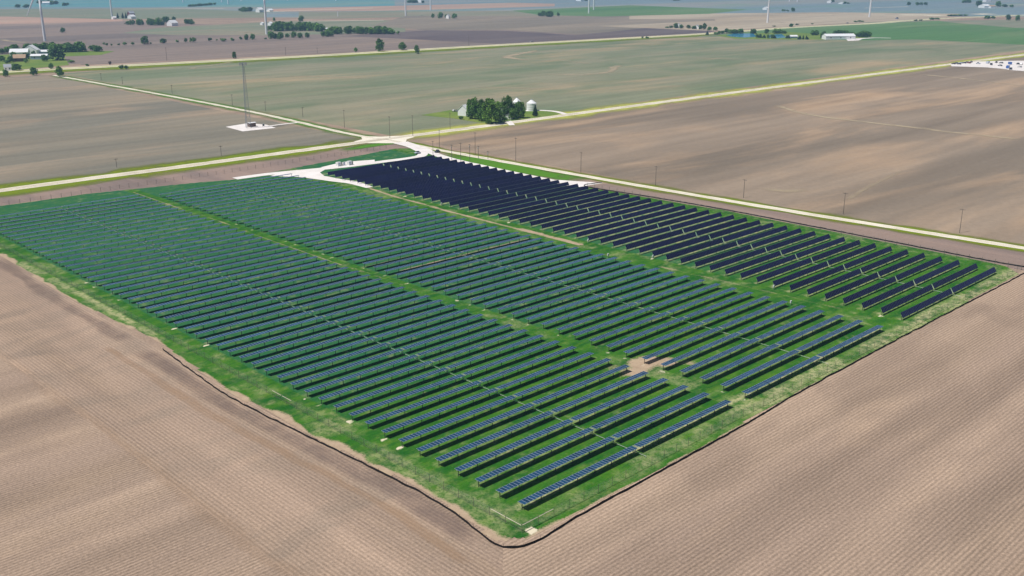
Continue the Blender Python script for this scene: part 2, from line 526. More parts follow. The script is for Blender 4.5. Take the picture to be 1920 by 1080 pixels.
# gravel drives of the solar site
mb = MB()
G = 0.12
ribbon(mb, [at(440, 335), at(500, 327), at(560, 321), at(640, 313), at(720, 303), at(790, 292), (274, 378), (279, 400)], lambda t: 6.5 if t < .8 else 6.5 + 5 * (t - .8) / .2, G, 0, 4, 0, 0.3)
ribbon(mb, [(168.5, 352), (172, 340), (175, 325), (178, 312), (177, 296)], lambda t: 11 - 6.5 * t, G + .004, 0, 3, 0, 0.3)
mb.poly([(155, 360, G + .008), (163, 349, G + .008), (176, 336, G + .008), (181, 349, G + .008), (190, 356, G + .008), (170, 366, G + .008)])
ribbon(mb, [(277, 376), (268, 352), (263, 330), (261, 300), (260, 262), (260, 236)], 6.2, G + .012, 0, 5, 0, 0.4)
mb.poly([(256, 245, G + .016), (264, 240, G + .016), (276, 217, G + .016), (256, 219, G + .016)])
mb.poly([(192, 353, G + .02), (222, 352, G + .02), (228, 360, G + .02), (210, 367, G + .02), (190, 362, G + .02)])
structure(link('gravel_drive', mb.mesh('gravel_drive', M['gravel'])))
mb = MB()
tp = [at(423, 238), at(455, 246.5), at(517, 240), at(500, 234), at(465, 231)]
mb.poly([(q.x, q.y, 0.1) for q in tp])
ribbon(mb, [at(505, 236.5), at(530, 233), at(562, 229.5)], 3.2, 0.108, 0, 4)
structure(link('gravel_pad', mb.mesh('gravel_pad', M['gravel'])))
mb = MB()
mb.poly([(q.x, q.y, 0.15) for q in (at(1782, 120), at(1830, 115.5), at(1870, 114.5), at(1990, 113), at(1990, 137), at(1920, 133.5), at(1900, 132), at(1880, 129.3), at(1850, 126.5), at(1784, 124.5))])
structure(link('gravel_lot', mb.mesh('gravel_lot', M['gravel'])))

# farm yards
sheet('yard', [(790, 216), (842, 207), (905, 205), (1050, 207), (1052, 214), (940, 232), (905, 231), (850, 222)], M['yard'], 0.075)
sheet('yard', [(-200, 108), (0, 103), (130, 95), (215, 96), (190, 103), (120, 106), (130, 122), (0, 134), (-200, 150)], M['yard'], 0.115)
sheet('yard', [(1340, 66), (1480, 60), (1560, 66), (1640, 68), (1600, 74), (1500, 74.5), (1380, 73)], M['yard'], 0.07)
mb = MB()
ribbon(mb, [at(960, 235), at(955, 229), at(953, 227)], 4.5, 0.14, 0, 3)
ribbon(mb, [at(1060, 214), at(1040, 209), at(1008, 207), at(985, 208)], 5, 0.14, 0, 3)
mb.poly([(q.x, q.y, 0.16) for q in (at(1586, 73), at(1621, 71.5), at(1610, 76), at(1590, 77))])
ribbon(mb, [at(1610, 73), at(1640, 71), at(1670, 71.5)], 8, 0.155, 0, 6)
structure(link('driveway', mb.mesh('driveway', M['gravel'])))
wt = NT('pond water'); M['water'] = wt.done(lin(70, 150, 190), 0.12, 0.5)
sheet('pond', [(1361, 66), (1376, 63.2), (1412, 63), (1420, 69), (1395, 70.5), (1370, 68.5)], M['water'], 0.17)
sheet('pond', [(1440, 65.5), (1466, 64), (1474, 70), (1458, 72), (1440, 71)], M['water'], 0.17)

# ------------------------------------------------------------------ grass of the solar site
PITCHM, LROW = 7.0, 78.0
X0 = {'left': -0.75, 'middle': 84.9, 'right': 177.4}
YOFF = -0.3
NR = {'left': 52, 'middle': 51, 'right': 49}
outline = [(-9, -9.5), (28, -10), (57, -10), (100, -8.6), (206, -8.3), (262, -8), (270, 0), (270.5, 67), (270, 133), (262, 217), (262, 240), (272, 376), (262, 384), (135, 366),
           (120, 372), (60, 386), (0, 388), (-60, 389), (-14.5, 388), (-12, 293), (-14, 216), (-11, 153), (-14.5, 102), (-13.5, 58), (-11, 19), (-13, 0), (-13, -6)]
step = 1.25
xs = np.arange(-18, 275, step); ys = np.arange(-12, 391, step)
XX, YY = np.meshgrid(xs, ys, indexing='ij')


def inside(poly, X, Y):
    c = np.zeros(X.shape, bool)
    n = len(poly)
    for i in range(n):
        x1, y1 = poly[i]; x2, y2 = poly[(i + 1) % n]
        if y1 == y2:
            continue
        k = ((y1 > Y) != (y2 > Y)) & (X < (x2 - x1) * (Y - y1) / (y2 - y1) + x1)
        c ^= k
    return c


def dist_line(pts, X, Y, closed=False):
    d = np.full(X.shape, 1e9)
    n = len(pts)
    for i in range(n if closed else n - 1):
        x1, y1 = pts[i][:2]; x2, y2 = pts[(i + 1) % n][:2]
        L2 = (x2 - x1) ** 2 + (y2 - y1) ** 2
        t = np.clip(((X - x1) * (x2 - x1) + (Y - y1) * (y2 - y1)) / L2, 0, 1)
        d = np.minimum(d, np.hypot(X - x1 - t * (x2 - x1), Y - y1 - t * (y2 - y1)))
    return d


def vnoise(X, Y, sx, sy, seed, octv=3):
    out = np.zeros(X.shape)
    amp, tot = 1.0, 0.0
    for o in range(octv):
        rs = np.random.RandomState(seed + o * 17)
        g = rs.rand(257, 257)
        fx = X / sx * 2 ** o + 300.0; fy = Y / sy * 2 ** o + 300.0
        ix = np.floor(fx).astype(int); iy = np.floor(fy).astype(int)
        tx = fx - ix; ty = fy - iy
        tx = tx * tx * (3 - 2 * tx); ty = ty * ty * (3 - 2 * ty)
        a = g[ix % 257, iy % 257]; b = g[(ix + 1) % 257, iy % 257]; c = g[ix % 257, (iy + 1) % 257]; d = g[(ix + 1) % 257, (iy + 1) % 257]
        out += amp * ((a * (1 - tx) + b * tx) * (1 - ty) + (c * (1 - tx) + d * tx) * ty)
        tot += amp; amp *= 0.55
    return out / tot


def sstep(x, a, b):
    t = np.clip((x - a) / (b - a), 0, 1)
    return t * t * (3 - 2 * t)


n1 = vnoise(XX, YY, 9, 9, 1); n2 = vnoise(XX, YY, 3, 3, 5); n3 = vnoise(XX, YY, 40, 40, 9); n4 = vnoise(XX, YY, 14, 3.0, 13)
dirt = np.zeros(XX.shape); straw = np.zeros(XX.shape)
# bare soil band between the silt fence and the turf, left side and near corner
dl = dist_line([(-14.5, 150), (-16, 102), (-14, 58), (-11, 19), (-13, 0), (-13, -8), (-11, -11)], XX, YY)
dirt = np.maximum(dirt, 1 - sstep(dl + (n1 - .5) * 6, 1.2, 5.0))
dl2 = dist_line([(-12, 293), (-14, 216), (-11, 153)], XX, YY)
dirt = np.maximum(dirt, 0.9 * (1 - sstep(dl2 + (n1 - .5) * 5, 0.5, 3.0)))
de = dist_line(outline, XX, YY, True)
dirt = np.maximum(dirt, 0.8 * (1 - sstep(de + (n1 - .5) * 3, 0.0, 1.5)))
# wheel tracks in the two aisles
def wear(path, w, amt, fade=None):
    global dirt
    d = dist_line(path, XX, YY)
    a = amt * (1 - sstep(d + (n2 - .5) * w * .8, w * 0.35, w * 1.1)) * (0.75 + 0.5 * n1)
    if fade:
        a = a * sstep(YY, fade[0], fade[1])
    dirt = np.maximum(dirt, a)
p12 = [(81.0, 372)] + [(81.2 + 0.35 * math.sin(y * .05), y) for y in range(350, -1, -25)]
wear(p12, 0.9, 0.62, (60, 170))
p23 = [(176.5, 300), (173, 270), (171.5, 220), (171.5, 160), (172, 110), (172, 60)]
wear(p23, 1.8, 0.66, (110, 165))
wear([(172.5, 175), (171.8, 160), (172, 140)], 2.6, 0.75)
wear([(170, 95), (172, 60), (174, 20)], 1.5, 0.5)
wear([(130, 366), (60, 383), (-40, 384)], 1.6, 0.15)
# bare patch beside the lower end of the middle block
bp = at(1195, 692); b2 = at(1232, 702)
for q in ((-8, -4, 4.0, .6), (-2, -1, 5.5, .8), (4, 2, 5.4, .85), (10, -3, 4.2, .7), (2, -7, 4, .6), (15, -7, 3.5, .6), (-4, 6, 3.5, .5)):
    d_ = np.hypot((XX - bp.x - q[0]) / 1.5, YY - bp.y - q[1])
    dirt = np.maximum(dirt, q[3] * (1 - sstep(d_ + (n1 - .5) * 6 + (n2 - .5) * 3, q[2] * .3, q[2] * 1.3)))
# bare soil under some rows
for blk, n, a0, a1, am in (('middle', 23, 0.1, 1, .8), ('middle', 22, .5, 1, .6), ('middle', 25, 0.0, .35, .7), ('middle', 34, 0.2, .45, .5), ('left', 24, .55, .9, .45), ('left', 18, .7, 1, .5), ('left', 48, .55, .9, .6),
                           ('left', 49, .3, .8, .6), ('left', 47, .5, 1, .5), ('left', 31, 0.1, .5, .4), ('left', 12, .1, .4, .3), ('left', 40, .3, .7, .35), ('middle', 40, .3, .6, .4), ('right', 12, 0, .4, .4), ('right', 5, .2, .6, .4)):
    x0 = X0[blk] + LROW * a0; x1 = X0[blk] + LROW * a1
    wear([(x0, n * 7 + .3), (x1, n * 7 + .3)], 1.5, am * .75)
d = np.abs(((YY - 1.2 + 3.5) % 7.0) - 3.5)
inrow = ((XX > -1) & (XX < 79)) | ((XX > 85) & (XX < 165)) | ((XX > 178) & (XX < 257))
dirt = np.maximum(dirt, 0.5 * (1 - sstep(d, 0.5, 1.6)) * sstep(n4 * .6 + n3 * .5, 0.58, 0.80) * inrow * (YY > -1) * (YY < 356))
# dry bare strip under the nearest row and the steep rows
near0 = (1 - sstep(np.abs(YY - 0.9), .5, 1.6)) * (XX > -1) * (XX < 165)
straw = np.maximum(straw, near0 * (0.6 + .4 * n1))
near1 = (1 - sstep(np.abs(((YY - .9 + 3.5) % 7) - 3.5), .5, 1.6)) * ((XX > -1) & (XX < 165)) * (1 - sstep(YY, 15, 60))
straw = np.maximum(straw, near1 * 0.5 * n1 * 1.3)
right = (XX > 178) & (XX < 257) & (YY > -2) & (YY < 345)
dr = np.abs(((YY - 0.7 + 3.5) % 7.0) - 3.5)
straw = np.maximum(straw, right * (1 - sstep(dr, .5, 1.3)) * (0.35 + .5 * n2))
pale = np.zeros(XX.shape)
def spot(x, y, rx, ry, a):
    global pale
    pale = np.maximum(pale, a * (1 - sstep(np.hypot((XX - x) / rx, (YY - y) / ry) + (n2 - .5) * .6, .5, 1.15)))
# pale spoil at post bases
for k in range(0, 34):
    if R.random() < .3 and k > 0:
        spot(-1.3, k * 7 - .6, 1.0 + R.random() * .7, .8 + R.random() * .4, .55 + .35 * R.random())
for k in range(0, 40):
    if R.random() < .3:
        spot(84.3, k * 7 - .6, 1.5, 1.2, .6)
    if R.random() < .15:
        spot(176.8, k * 7 - .6, 1.6, 1.3, .8)
spot(-5.0, -7.6, 2.0, 1.3, 1.0)
# straw and thin turf along the outer fences
band = (1 - sstep(np.abs(YY + 5.0), 2.0, 5.0)) * sstep(XX, -10, 25) * (0.40 + .45 * sstep(XX, 40, 110))
straw = np.maximum(straw, band * sstep(n1 * .55 + n2 * .45, 0.33, 0.62))
bandl = (1 - sstep(np.abs(XX + 6.5), 2.0, 5.0)) * (1 - .5 * sstep(YY, 60, 120))
straw = np.maximum(straw, 0.42 * bandl * sstep(n1 * .5 + n2 * .5, 0.40, 0.66))
straw = np.maximum(straw, 0.36 * sstep(n1 * .6 + n2 * .4, 0.50, 0.68) * (1 - inrow))
straw = np.maximum(straw, 0.25 * sstep(n2, 0.62, 0.85))
# windrows of cut grass beside the left fence
for off in (-8.4, -9.8):
    d = np.abs(XX - off - .4 * np.sin(YY * .04))
    straw = np.maximum(straw, 0.8 * (1 - sstep(d, .3, 1.2)) * sstep(YY, 120, 180) * sstep(n1, .3, .55))
grass_tone = np.clip((n3 - .5) * .7 + .88 - .75 * inrow * sstep(YY + (n3 - .5) * 60, 20, 120), 0, 1)  # lower value, bluer green: between the rows towards the back

Xi = np.arange(len(xs)); idx = -np.ones(XX.shape, int)
ins = inside(outline, XX, YY)
cell = ins[:-1, :-1] & ins[1:, :-1] & ins[:-1, 1:] & ins[1:, 1:]
use = np.zeros(XX.shape, bool)
use[:-1, :-1] |= cell; use[1:, :-1] |= cell; use[:-1, 1:] |= cell; use[1:, 1:] |= cell
idx[use] = np.arange(use.sum())
verts = np.stack([XX[use], YY[use], np.full(use.sum(), 0.05)], 1)
ci, cj = np.nonzero(cell)
faces = np.stack([idx[ci, cj], idx[ci + 1, cj], idx[ci + 1, cj + 1], idx[ci, cj + 1]], 1)
me = bpy.data.meshes.new('grass')
me.from_pydata(verts.tolist(), [], faces.tolist())
at_ = me.color_attributes.new('wear', 'FLOAT_COLOR', 'POINT')
cols = np.stack([np.clip(dirt[use], 0, 1), np.clip(straw[use], 0, 1), grass_tone[use], np.clip(pale[use], 0, 1)], 1)
at_.data.foreach_set('color', cols.astype(np.float32).ravel())
t = NT('turf')
a = t.n('ShaderNodeVertexColor', layer_name='wear')
sp = t.n('ShaderNodeSeparateColor'); t.l(a.outputs[0], sp.inputs[0])
f1 = t.noise(t.scaled(0.45, 0.45), 1, 5, 0.7)
f2 = t.noise(t.scaled(1.6, 1.6), 1, 4, 0.75)
f3 = t.noise(t.scaled(0.05, 0.22), 1, 4, 0.6)
f4 = t.noise(t.scaled(0.10, 0.34), 1, 4, 0.65)
g = t.mix(t.ramp(f3, 0.36, 0.62), lin(33, 98, 28, .8), lin(64, 120, 30, .8))
g = t.mix(t.ramp(sp.outputs[2], 0.1, 0.8), lin(44, 104, 64, .86), g)
g = t.mix(t.math('MULTIPLY', t.ramp(f4, 0.48, 0.72), 0.42), g, lin(108, 138, 46, .84))
g = t.mix(t.math('MULTIPLY', t.ramp(f1, 0.5, 0.75), 0.35), g, lin(128, 138, 76, .9))
g = t.bright(g, t.ramp(f2, 0.25, 0.75, 0.68, 1.32, False))
st = t.math('MULTIPLY', sp.outputs[1], t.ramp(t.math('ADD', t.math('MULTIPLY', f1, .6), t.math('MULTIPLY', f2, .4)), 0.38, 0.6, 0.1, 1.0))
g = t.mix(st, g, lin(190, 184, 140, K))
dd = t.math('ADD', sp.outputs[0], t.math('MULTIPLY', t.math('SUBTRACT', f2, 0.5), 0.8))
ds = t.mix(t.ramp(f1, 0.3, 0.7), lin(182, 158, 134, .80), lin(200, 178, 150, .80))
g = t.mix(t.ramp(dd, 0.35, 0.75), g, ds)
g = t.mix(t.ramp(t.math('ADD', a.outputs[1], t.math('MULTIPLY', t.math('SUBTRACT', f2, 0.5), 0.6)), .35, .7), g, lin(218, 208, 182, K))
M['turf'] = t.done(g, 0.95, 0.1)
me.materials.append(M['turf'])
structure(link('grass', me))

# ------------------------------------------------------------------ solar rows
def glass_mat(name, base, spec):
    t = NT(name)
    oi = t.n('ShaderNodeObjectInfo')
    rnd = t.ramp(oi.outputs['Random'], 0, 1, 0.75, 1.3, False)
    gi = t.n('ShaderNodeNewGeometry').outputs['Random Per Island']
    v = t.math('MULTIPLY', rnd, t.ramp(gi, 0, 1, 0.85, 1.15, False))
    c = t.n('ShaderNodeRGB'); c.outputs[0].default_value = base
    m_ = t.done(t.bright(c.outputs[0], v), 0.09, spec)
    t.b.inputs['IOR'].default_value = 1.5
    return m_
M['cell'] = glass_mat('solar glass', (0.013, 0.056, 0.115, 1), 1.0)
M['cell_shaded'] = glass_mat('shaded solar glass', (0.008, 0.009, 0.050, 1), 0.22)  # same glass on the steep block, its shaded look put into the colour
M['frame_shaded'] = plain('shaded frame', (0.13, 0.13, 0.19, 1), 0.4, 0.4, 0.2, 0.05)  # same frame, darkened in colour for seams the sun barely reaches
M['frame'] = plain('anodised frame', (0.46, 0.50, 0.62, 1), 0.4, 0.5, 0.3, 0.05)
M['backsheet'] = plain('panel backsheet', (0.5, 0.5, 0.52, 1), 0.6, 0.3)
M['steel'] = plain('galvanised steel', (0.42, 0.44, 0.45, 1), 0.5, 0.5, 0.4, 0.15, 2)
M['post'] = plain('dark steel post', (0.10, 0.11, 0.11, 1), 0.6, 0.4, 0.2)
M['zinc'] = plain('zinc', (0.40, 0.42, 0.41, 1), 0.5, 0.4, 0.1)
M['white_steel'] = plain('pale zinc', (0.72, 0.73, 0.72, 1), 0.5, 0.4, 0.1)

CH = 2.02      # module length across the row
GAP = 0.9
NM = 38
MP = (LROW - GAP) / (2 * NM)
MW = MP - 0.024


def module(mb, cx, rx=0.0, ry=0.0):
    """one module centred on cx, tilted a hair as real ones are"""
    h = MW / 2; c = CH / 2; e = 0.036
    def z(x, y):
        return rx * y + ry * x
    def pt(x, y, dz):
        return (cx + x, y, z(x, y) + dz)
    n = len(mb.v)
    mb.v += [pt(x, y, 0.04) for x, y in ((-h, -c), (h, -c), (h, c), (-h, c))]
    mb.v += [pt(x, y, 0.04) for x, y in ((-h + e, -c + e), (h - e, -c + e), (h - e, c - e), (-h + e, c - e))]
    mb.v += [pt(x, y, 0.0) for x, y in ((-h, -c), (h, -c), (h, c), (-h, c))]
    mb.f.append((n + 4, n + 5, n + 6, n + 7)); mb.mi.append(0)
    for i in range(4):
        j = (i + 1) % 4
        mb.f.append((n + i, n + j, n + 4 + j, n + 4 + i)); mb.mi.append(1)
        mb.f.append((n + 8 + i, n + 8 + j, n + j, n + i)); mb.mi.append(1)
    mb.f.append((n + 11, n + 10, n + 9, n + 8)); mb.mi.append(2)


PM = [M['cell'], M['frame'], M['backsheet']]
panel_mesh = []
for k in range(6):
    mb = MB(); module(mb, 0, R.uniform(-.012, .012), R.uniform(-.012, .012)); panel_mesh.append(mb.mesh('solar_panel', PM))
bank_mesh, shaded_bank = [], []
for k in range(5):
    mb = MB()
    for i in range(NM):
        module(mb, MP * (i + .5), R.uniform(-.010, .010), R.uniform(-.012, .012))
    bank_mesh.append(mb.mesh('panel_bank', PM))
    shaded_bank.append(mb.mesh('panel_bank', [M['cell_shaded'], M['frame_shaded'], M['backsheet']]))
HUB = 1.75
mb = MB(); mb.box(-.2, LROW + .2, -.065, .065, -.15, -.02)
tube_mesh = mb.mesh('torque_tube', M['steel'])
mb = MB()
mb.box(-.08, .08, -.055, -.04, 0, HUB - .02); mb.box(-.08, .08, .04, .055, 0, HUB - .02); mb.box(-.02, .02, -.04, .04, 0, HUB - .02)
mb.box(-.10, .10, -.12, .12, HUB - .26, HUB - .16)
post_mesh = mb.mesh('post', M['post'])
NPOST = 14
PX = [0.35 + i * (LROW - .7) / (NPOST - 1) for i in range(NPOST)]
mb = MB()
mb.box(-.055, .055, -CH / 2, CH / 2, -.02, .05)
mb.box(-.07, .07, -.1, .1, -.9, -.02)
arm_mesh = mb.mesh('torque_arm', M['zinc'])

GROUP = {'left': 'solar rows of the left block', 'middle': 'solar rows of the middle block', 'right': 'steep solar rows of the right block'}
mb = MB()
mb.box(-.05, .05, -CH / 2, CH / 2, -.02, .05)
mb.box(-.05, .05, -.06, .06, -.9, -.02)
arm_pale = mb.mesh('torque_arm', M['white_steel'])
for blk in ('left', 'middle', 'right'):
    tilt = math.radians(58 if blk == 'right' else -1.0)
    for n in range(NR[blk]):
        if blk == 'left':
            lab = f'{ordinal(n + 1)} solar row from the near silt fence, nearly flat, in the left block'
        elif blk == 'middle':
            lab = f'{ordinal(n + 1)} solar row from the near fence, nearly flat, between the two grass aisles'
        else:
            lab = f'{ordinal(n + 1)} steeply tilted dark navy solar row from the near fence, right block'
        if n == 0:
            lab = {'left': 'nearest flat solar row with blue panels, closest to the silt fence corner',
                   'middle': 'nearest flat solar row of the middle block, beside the striped turf',
                   'right': 'nearest steep dark navy solar row, at the right corner of the site'}[blk]
        jit = R.uniform(-.022, .022)
        row = thing('solar_row', lab, 'solar row', (X0[blk], n * PITCHM + YOFF + R.uniform(-.04, .04), 0.05), 0, GROUP[blk])
        tl = tilt + jit
        detail = (blk == 'left' and n < 18) or (blk == 'middle' and n < 11)
        link('torque_tube', tube_mesh, row, (0, 0, HUB), (tl, 0, 0))
        if detail:
            for i in range(2 * NM):
                x = MP * (i + .5) + (GAP if i >= NM else 0)
                link('solar_panel', R.choice(panel_mesh), row, (x, 0, HUB), (tl, 0, 0))
        else:
            bk_ = shaded_bank if blk == 'right' else bank_mesh
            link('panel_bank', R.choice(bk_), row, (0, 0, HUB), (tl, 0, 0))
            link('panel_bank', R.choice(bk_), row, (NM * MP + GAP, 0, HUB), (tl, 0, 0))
        for x in PX:
            link('post', post_mesh, row, (x, 0, 0))
        link('torque_arm', arm_pale if blk == 'right' else arm_mesh, row, (NM * MP + GAP / 2, 0, HUB), (tl, 0, 0))
    # drive line linking the torque arms of the block
    mb = MB()
    x = X0[blk] + NM * MP + GAP / 2
    mb.tube((x, -3.6, 0.45), (x, (NR[blk] - 1) * 7 + 1, 0.62), 0.055, None, 6)
    for n in range(NR[blk]):
        mb.box(x - .08, x + .08, n * 7 + YOFF - .2, n * 7 + YOFF + .2, .46, .72)
    mb.tube((x, -3.5, 0.05), (x, -3.5, 0.5), .08, None, 6)
    tag(link('drive_shaft', mb.mesh('drive_shaft', M['zinc'])),
        {'left': 'pale drive shaft running through the gaps of the left solar block', 'middle': 'pale drive shaft running through the gaps of the middle solar block',
         'right': 'pale drive shaft running through the gaps of the steep dark block'}[blk], 'drive shaft')

# combiner cabinets on posts at row ends
def cabinet(x, y, label):
    c = thing('combiner_box', label, 'electrical box', (x, y, 0.05), 0, 'combiner boxes at row ends')
    mb = MB(); mb.box(-.35, .35, -.18, .18, .75, 1.6); link('cabinet', mb.mesh('cabinet', M['white_steel']), c)
    mb = MB(); mb.box(-.27, .27, -.2, -.182, .82, 1.53); link('door', mb.mesh('door', M['frame']), c)
    for s in (-1, 1):
        mb = MB(); mb.box(s * .28 - .04, s * .28 + .04, -.04, .04, 0, .75); link('leg', mb.mesh('leg', M['steel']), c)
for x, y, lb in ((176.6, 48, 'small white electrical box at the aisle end of the steep dark rows, nearest one'),
                 (176.6, 104, 'small white electrical box at the aisle end of the steep dark rows, middle one'),
                 (176.6, 139, 'small white electrical box at the aisle end of the steep dark rows, third one'),
                 (176.6, 236, 'small white electrical box at the aisle end of the steep dark rows, farthest one'),
                 (165.2, 34, 'small white electrical box at the right end of a middle block row, nearer one'),
                 (165.2, 118, 'small white electrical box at the right end of a middle block row, farther one')):
    cabinet(x, y, lb)

# ------------------------------------------------------------------ fences
M['silt'] = plain('black silt fabric', (0.018, 0.016, 0.015, 1), 0.8, 0.15, 0, 0.3)
M['stake'] = plain('wood stake', (0.16, 0.11, 0.07, 1), 0.9, 0.1)
M['wood'] = plain('weathered pole wood', (0.17, 0.145, 0.125, 1), 0.9, 0.1, 0, 0.25)
M['pale_wood'] = plain('pale brace rail', (0.55, 0.50, 0.40, 1), 0.8, 0.2)
M['fence_post'] = plain('fence post', (0.14, 0.13, 0.10, 1), 0.8, 0.2)
M['wire'] = plain('fence wire', (0.3, 0.31, 0.3, 1), 0.5, 0.4, 0.5)


def silt_fence(label, pts, h, stakes):
    L = smooth_line(pts, 1.5)
    root = thing('silt_fence', label, 'silt fence', tuple(L[0]))
    o0 = L[0]
    mb = MB(); prev = None; acc = 0
    for i, p in enumerate(L):
        d = (L[min(i + 1, len(L) - 1)] - L[max(i - 1, 0)]).normalized()
        nr = Vector((-d.y, d.x, 0))
        w = 0.30 * mnoise.noise(p * 0.30)
        p = p - o0 + nr * w
        hh = h * (0.92 + 0.22 * mnoise.noise(p * 0.8 + o0) - 0.14 * abs(math.sin(i * 1.1)))
        lean = nr * (0.10 * mnoise.noise(p * 0.2))
        cur = (p + nr * .02, p - nr * .02, p + nr * .02 + lean + Vector((0, 0, hh)), p - nr * .02 + lean + Vector((0, 0, hh)))
        if prev:
            mb.quad(prev[0], cur[0], cur[2], prev[2]); mb.quad(cur[1], prev[1], prev[3], cur[3]); mb.quad(prev[2], cur[2], cur[3], prev[3])
        prev = cur
    link('fabric', mb.mesh('fabric', M['silt']), root)
    if stakes:
        mb = MB(); mb.box(-.025, .025, -.025, .025, 0, h + .12); sm = mb.mesh('stake', M['stake'])
        st = max(1, len(L) // stakes)
        for i in range(0, len(L), st):
            d = (L[min(i + 1, len(L) - 1)] - L[max(i - 1, 0)]).normalized()
            link('stake', sm, root, tuple(L[i] - o0 + Vector((-d.y, d.x, 0)) * .22))

silt_fence('wavy black silt fence round the near corner of the site', [at(305, 656), at(360, 697), at(420, 739), at(500, 782), at(600, 831), at(700, 880), at(800, 932), at(860, 970), at(900, 1001), at(928, 1022), at(960, 1029), at(1000, 1019),
            at(1090, 966), at(1200, 906), at(1340, 829), at(1420, 784), at(1500, 736), at(1650, 655), at(1800, 576), at(1915, 516), (285, -7)], 0.68, 95)
silt_fence('straight dark silt fence along the right edge of the site', [(276, 218), (262, 217.5), (266, 180), (270, 133), (271, 67), (271.5, 1), (276, -4)], 0.7, 0)


def perimeter(label, a, b, spacing, parts, brace=()):
    a, b = Vector((a[0], a[1], 0.05)), Vector((b[0], b[1], 0.05))
    L = (b - a).length
    n = int(L / spacing)
    d = (b - a).normalized()
    yaw = math.atan2(d.y, d.x)
    root = thing('wire_fence', label, 'fence', tuple(a), yaw)
    mb = MB()
    for z in (.35, .7, 1.05, 1.4, 1.75, 2.05):
        mb.box(0, L, -.010, .010, z - .010, z + .010)
    for i in range(int(L / 1.0)):
        mb.box(i - .006, i + .006, -.006, .006, .05, 2.05)
    link('wire_mesh', mb.mesh('wire_mesh', M['wire']), root)
    if parts:
        mb = MB(); mb.box(-.03, .03, -.03, .03, 0, 2.2); pm = mb.mesh('post', M['fence_post'])
        for i in range(n + 1):
            link('post', pm, root, (L * i / n, 0, 0))
    else:
        mb = MB()
        for i in range(n + 1):
            x = L * i / n
            mb.box(x - .055, x + .055, -.055, .055, 0, 2.3)
        link('support_posts', mb.mesh('support_posts', M['fence_post']), root)
    for s in brace:
        mb = MB()
        mb.tube((s, .07, 1.75), (s + 4.5, .07, 1.75), .075, None, 6)
        link('brace_rail', mb.mesh('brace_rail', M['pale_wood']), root)

perimeter('tall wire fence with dark posts along the left side of the site', (-7, -7), (-7, 386), 5.0, True, (0.2, 5, 88, 93))
perimeter('tall wire fence with dark posts along the near side of the site', (-7, -7), (268, -5.5), 4.8, True, (0.2, 5))
perimeter('tall wire fence along the right edge, behind the steep dark rows', (268, -5.5), (262, 216), 5.0, False)
perimeter('tall wire fence between the back of the site and the fallow strip', (-7, 386), (135, 384.5), 5.0, False)
perimeter('tall wire fence beyond the gravel drive at the back of the site', (135, 384.5), (258, 388), 5.0, False)

# ------------------------------------------------------------------ utility poles
POLES = [  # (x, y base, y top, label)
    (646, 240, 206, 'second wooden pole up the north lane from the crossroads'),
    (731, 259, 218, 'tall wooden pole standing just behind the crossroads'),
    (568, 220, 201, 'third wooden pole up the north lane from the crossroads'),
    (774, 255, 216, 'thin pale pole at the right shoulder of the crossroads'),
    (844, 242, 211, 'pale thin pole left of the farmstead lawn'),
    (824, 277, 243, 'thin pole in the dry verge right of the crossroads'),
    (812, 291, 264, 'leftmost dark pole at the site entrance'),
    (847, 300, 271, 'second dark pole from the site entrance in the green ditch'),
    (864, 304, 268, 'third dark pole from the site entrance in the green ditch'),
    (881, 306, 270, 'fourth dark pole from the site entrance in the green ditch'),
    (891, 291, 248, 'tall dark pole at the field edge behind the entrance poles'),
    (897, 297, 273, 'short pole beside the tall dark one at the field edge'),
    (915, 299, 283, 'shortest thin pole at the field edge by the green ditch'),
    (967, 302, 258, 'dark pole beside the right lane, nearest the entrance poles'),
    (1089, 323, 285, 'second dark pole down the right lane from the entrance'),
    (1229, 348, 311, 'third pole down the right lane, above the gravel turnaround'),
    (1394, 371, 336, 'fourth pole down the right lane, at the pale soil streak'),
    (1581, 402, 361, 'fifth pole down the right lane'),
    (1799, 437, 391, 'last and nearest pole down the right lane'),
    (219, 314, 297, 'left one of two short poles beside the left gravel road'),
    (415, 292, 273, 'right one of two short poles beside the left gravel road'),
    (323, 176, 159, 'pole on the north lane left of the lattice mast'),
    (230, 158, 144, 'second farthest pole on the north lane'),
    (190, 150, 137, 'farthest pole on the north lane'),
    (436, 198, 177, 'pole on the north lane just left of the lattice mast'),
    (498, 208, 190, 'pole on the north lane just right of the lattice mast'),
    (313, 114, 89, 'pinkish pole by the far road at left'),
    (536, 104, 89, 'short pole by the far road behind the lattice mast'),
    (595, 100, 90, 'stubby pole by the far road at centre left'),
    (879, 86, 65, 'pole by the far road before the dark field'),
]
mb = MB(); mb.tube((0, 0, 0), (0, 0, 1), .145, .10, 8); pole_m = mb.mesh('shaft', M['wood'])
mb = MB(); mb.box(-1.2, 1.2, -.07, .07, -.08, .08)
for s in (-1.05, -.35, .35, 1.05):
    mb.tube((s, 0, .08), (s, 0, .3), .05, .04, 6)
arm_m = mb.mesh('crossarm', M['wood'])
mb = MB(); mb.lathe([(.22, 0), (.22, .75), (.12, .85)], 10); pot_m = mb.mesh('transformer_can', M['steel'])
for i, (x, y, yt, lb) in enumerate(POLES):
    P = at(x, y); h = height(P, yt)
    p = thing('utility_pole', lb, 'utility pole', (P.x, P.y, 0), 0 if x < 600 else math.pi / 2, 'wooden utility poles along the lanes')
    thick = 1.0 + max(0, (P - CAM).length - 500) / 1500
    link('shaft', pole_m, p, (0, 0, 0), None, (thick, thick, h))
    link('crossarm', arm_m, p, (0, 0, h - .5))
    if i in (7, 9, 11, 12):
        link('transformer_can', pot_m, p, (.0, .33, h - 2.0))

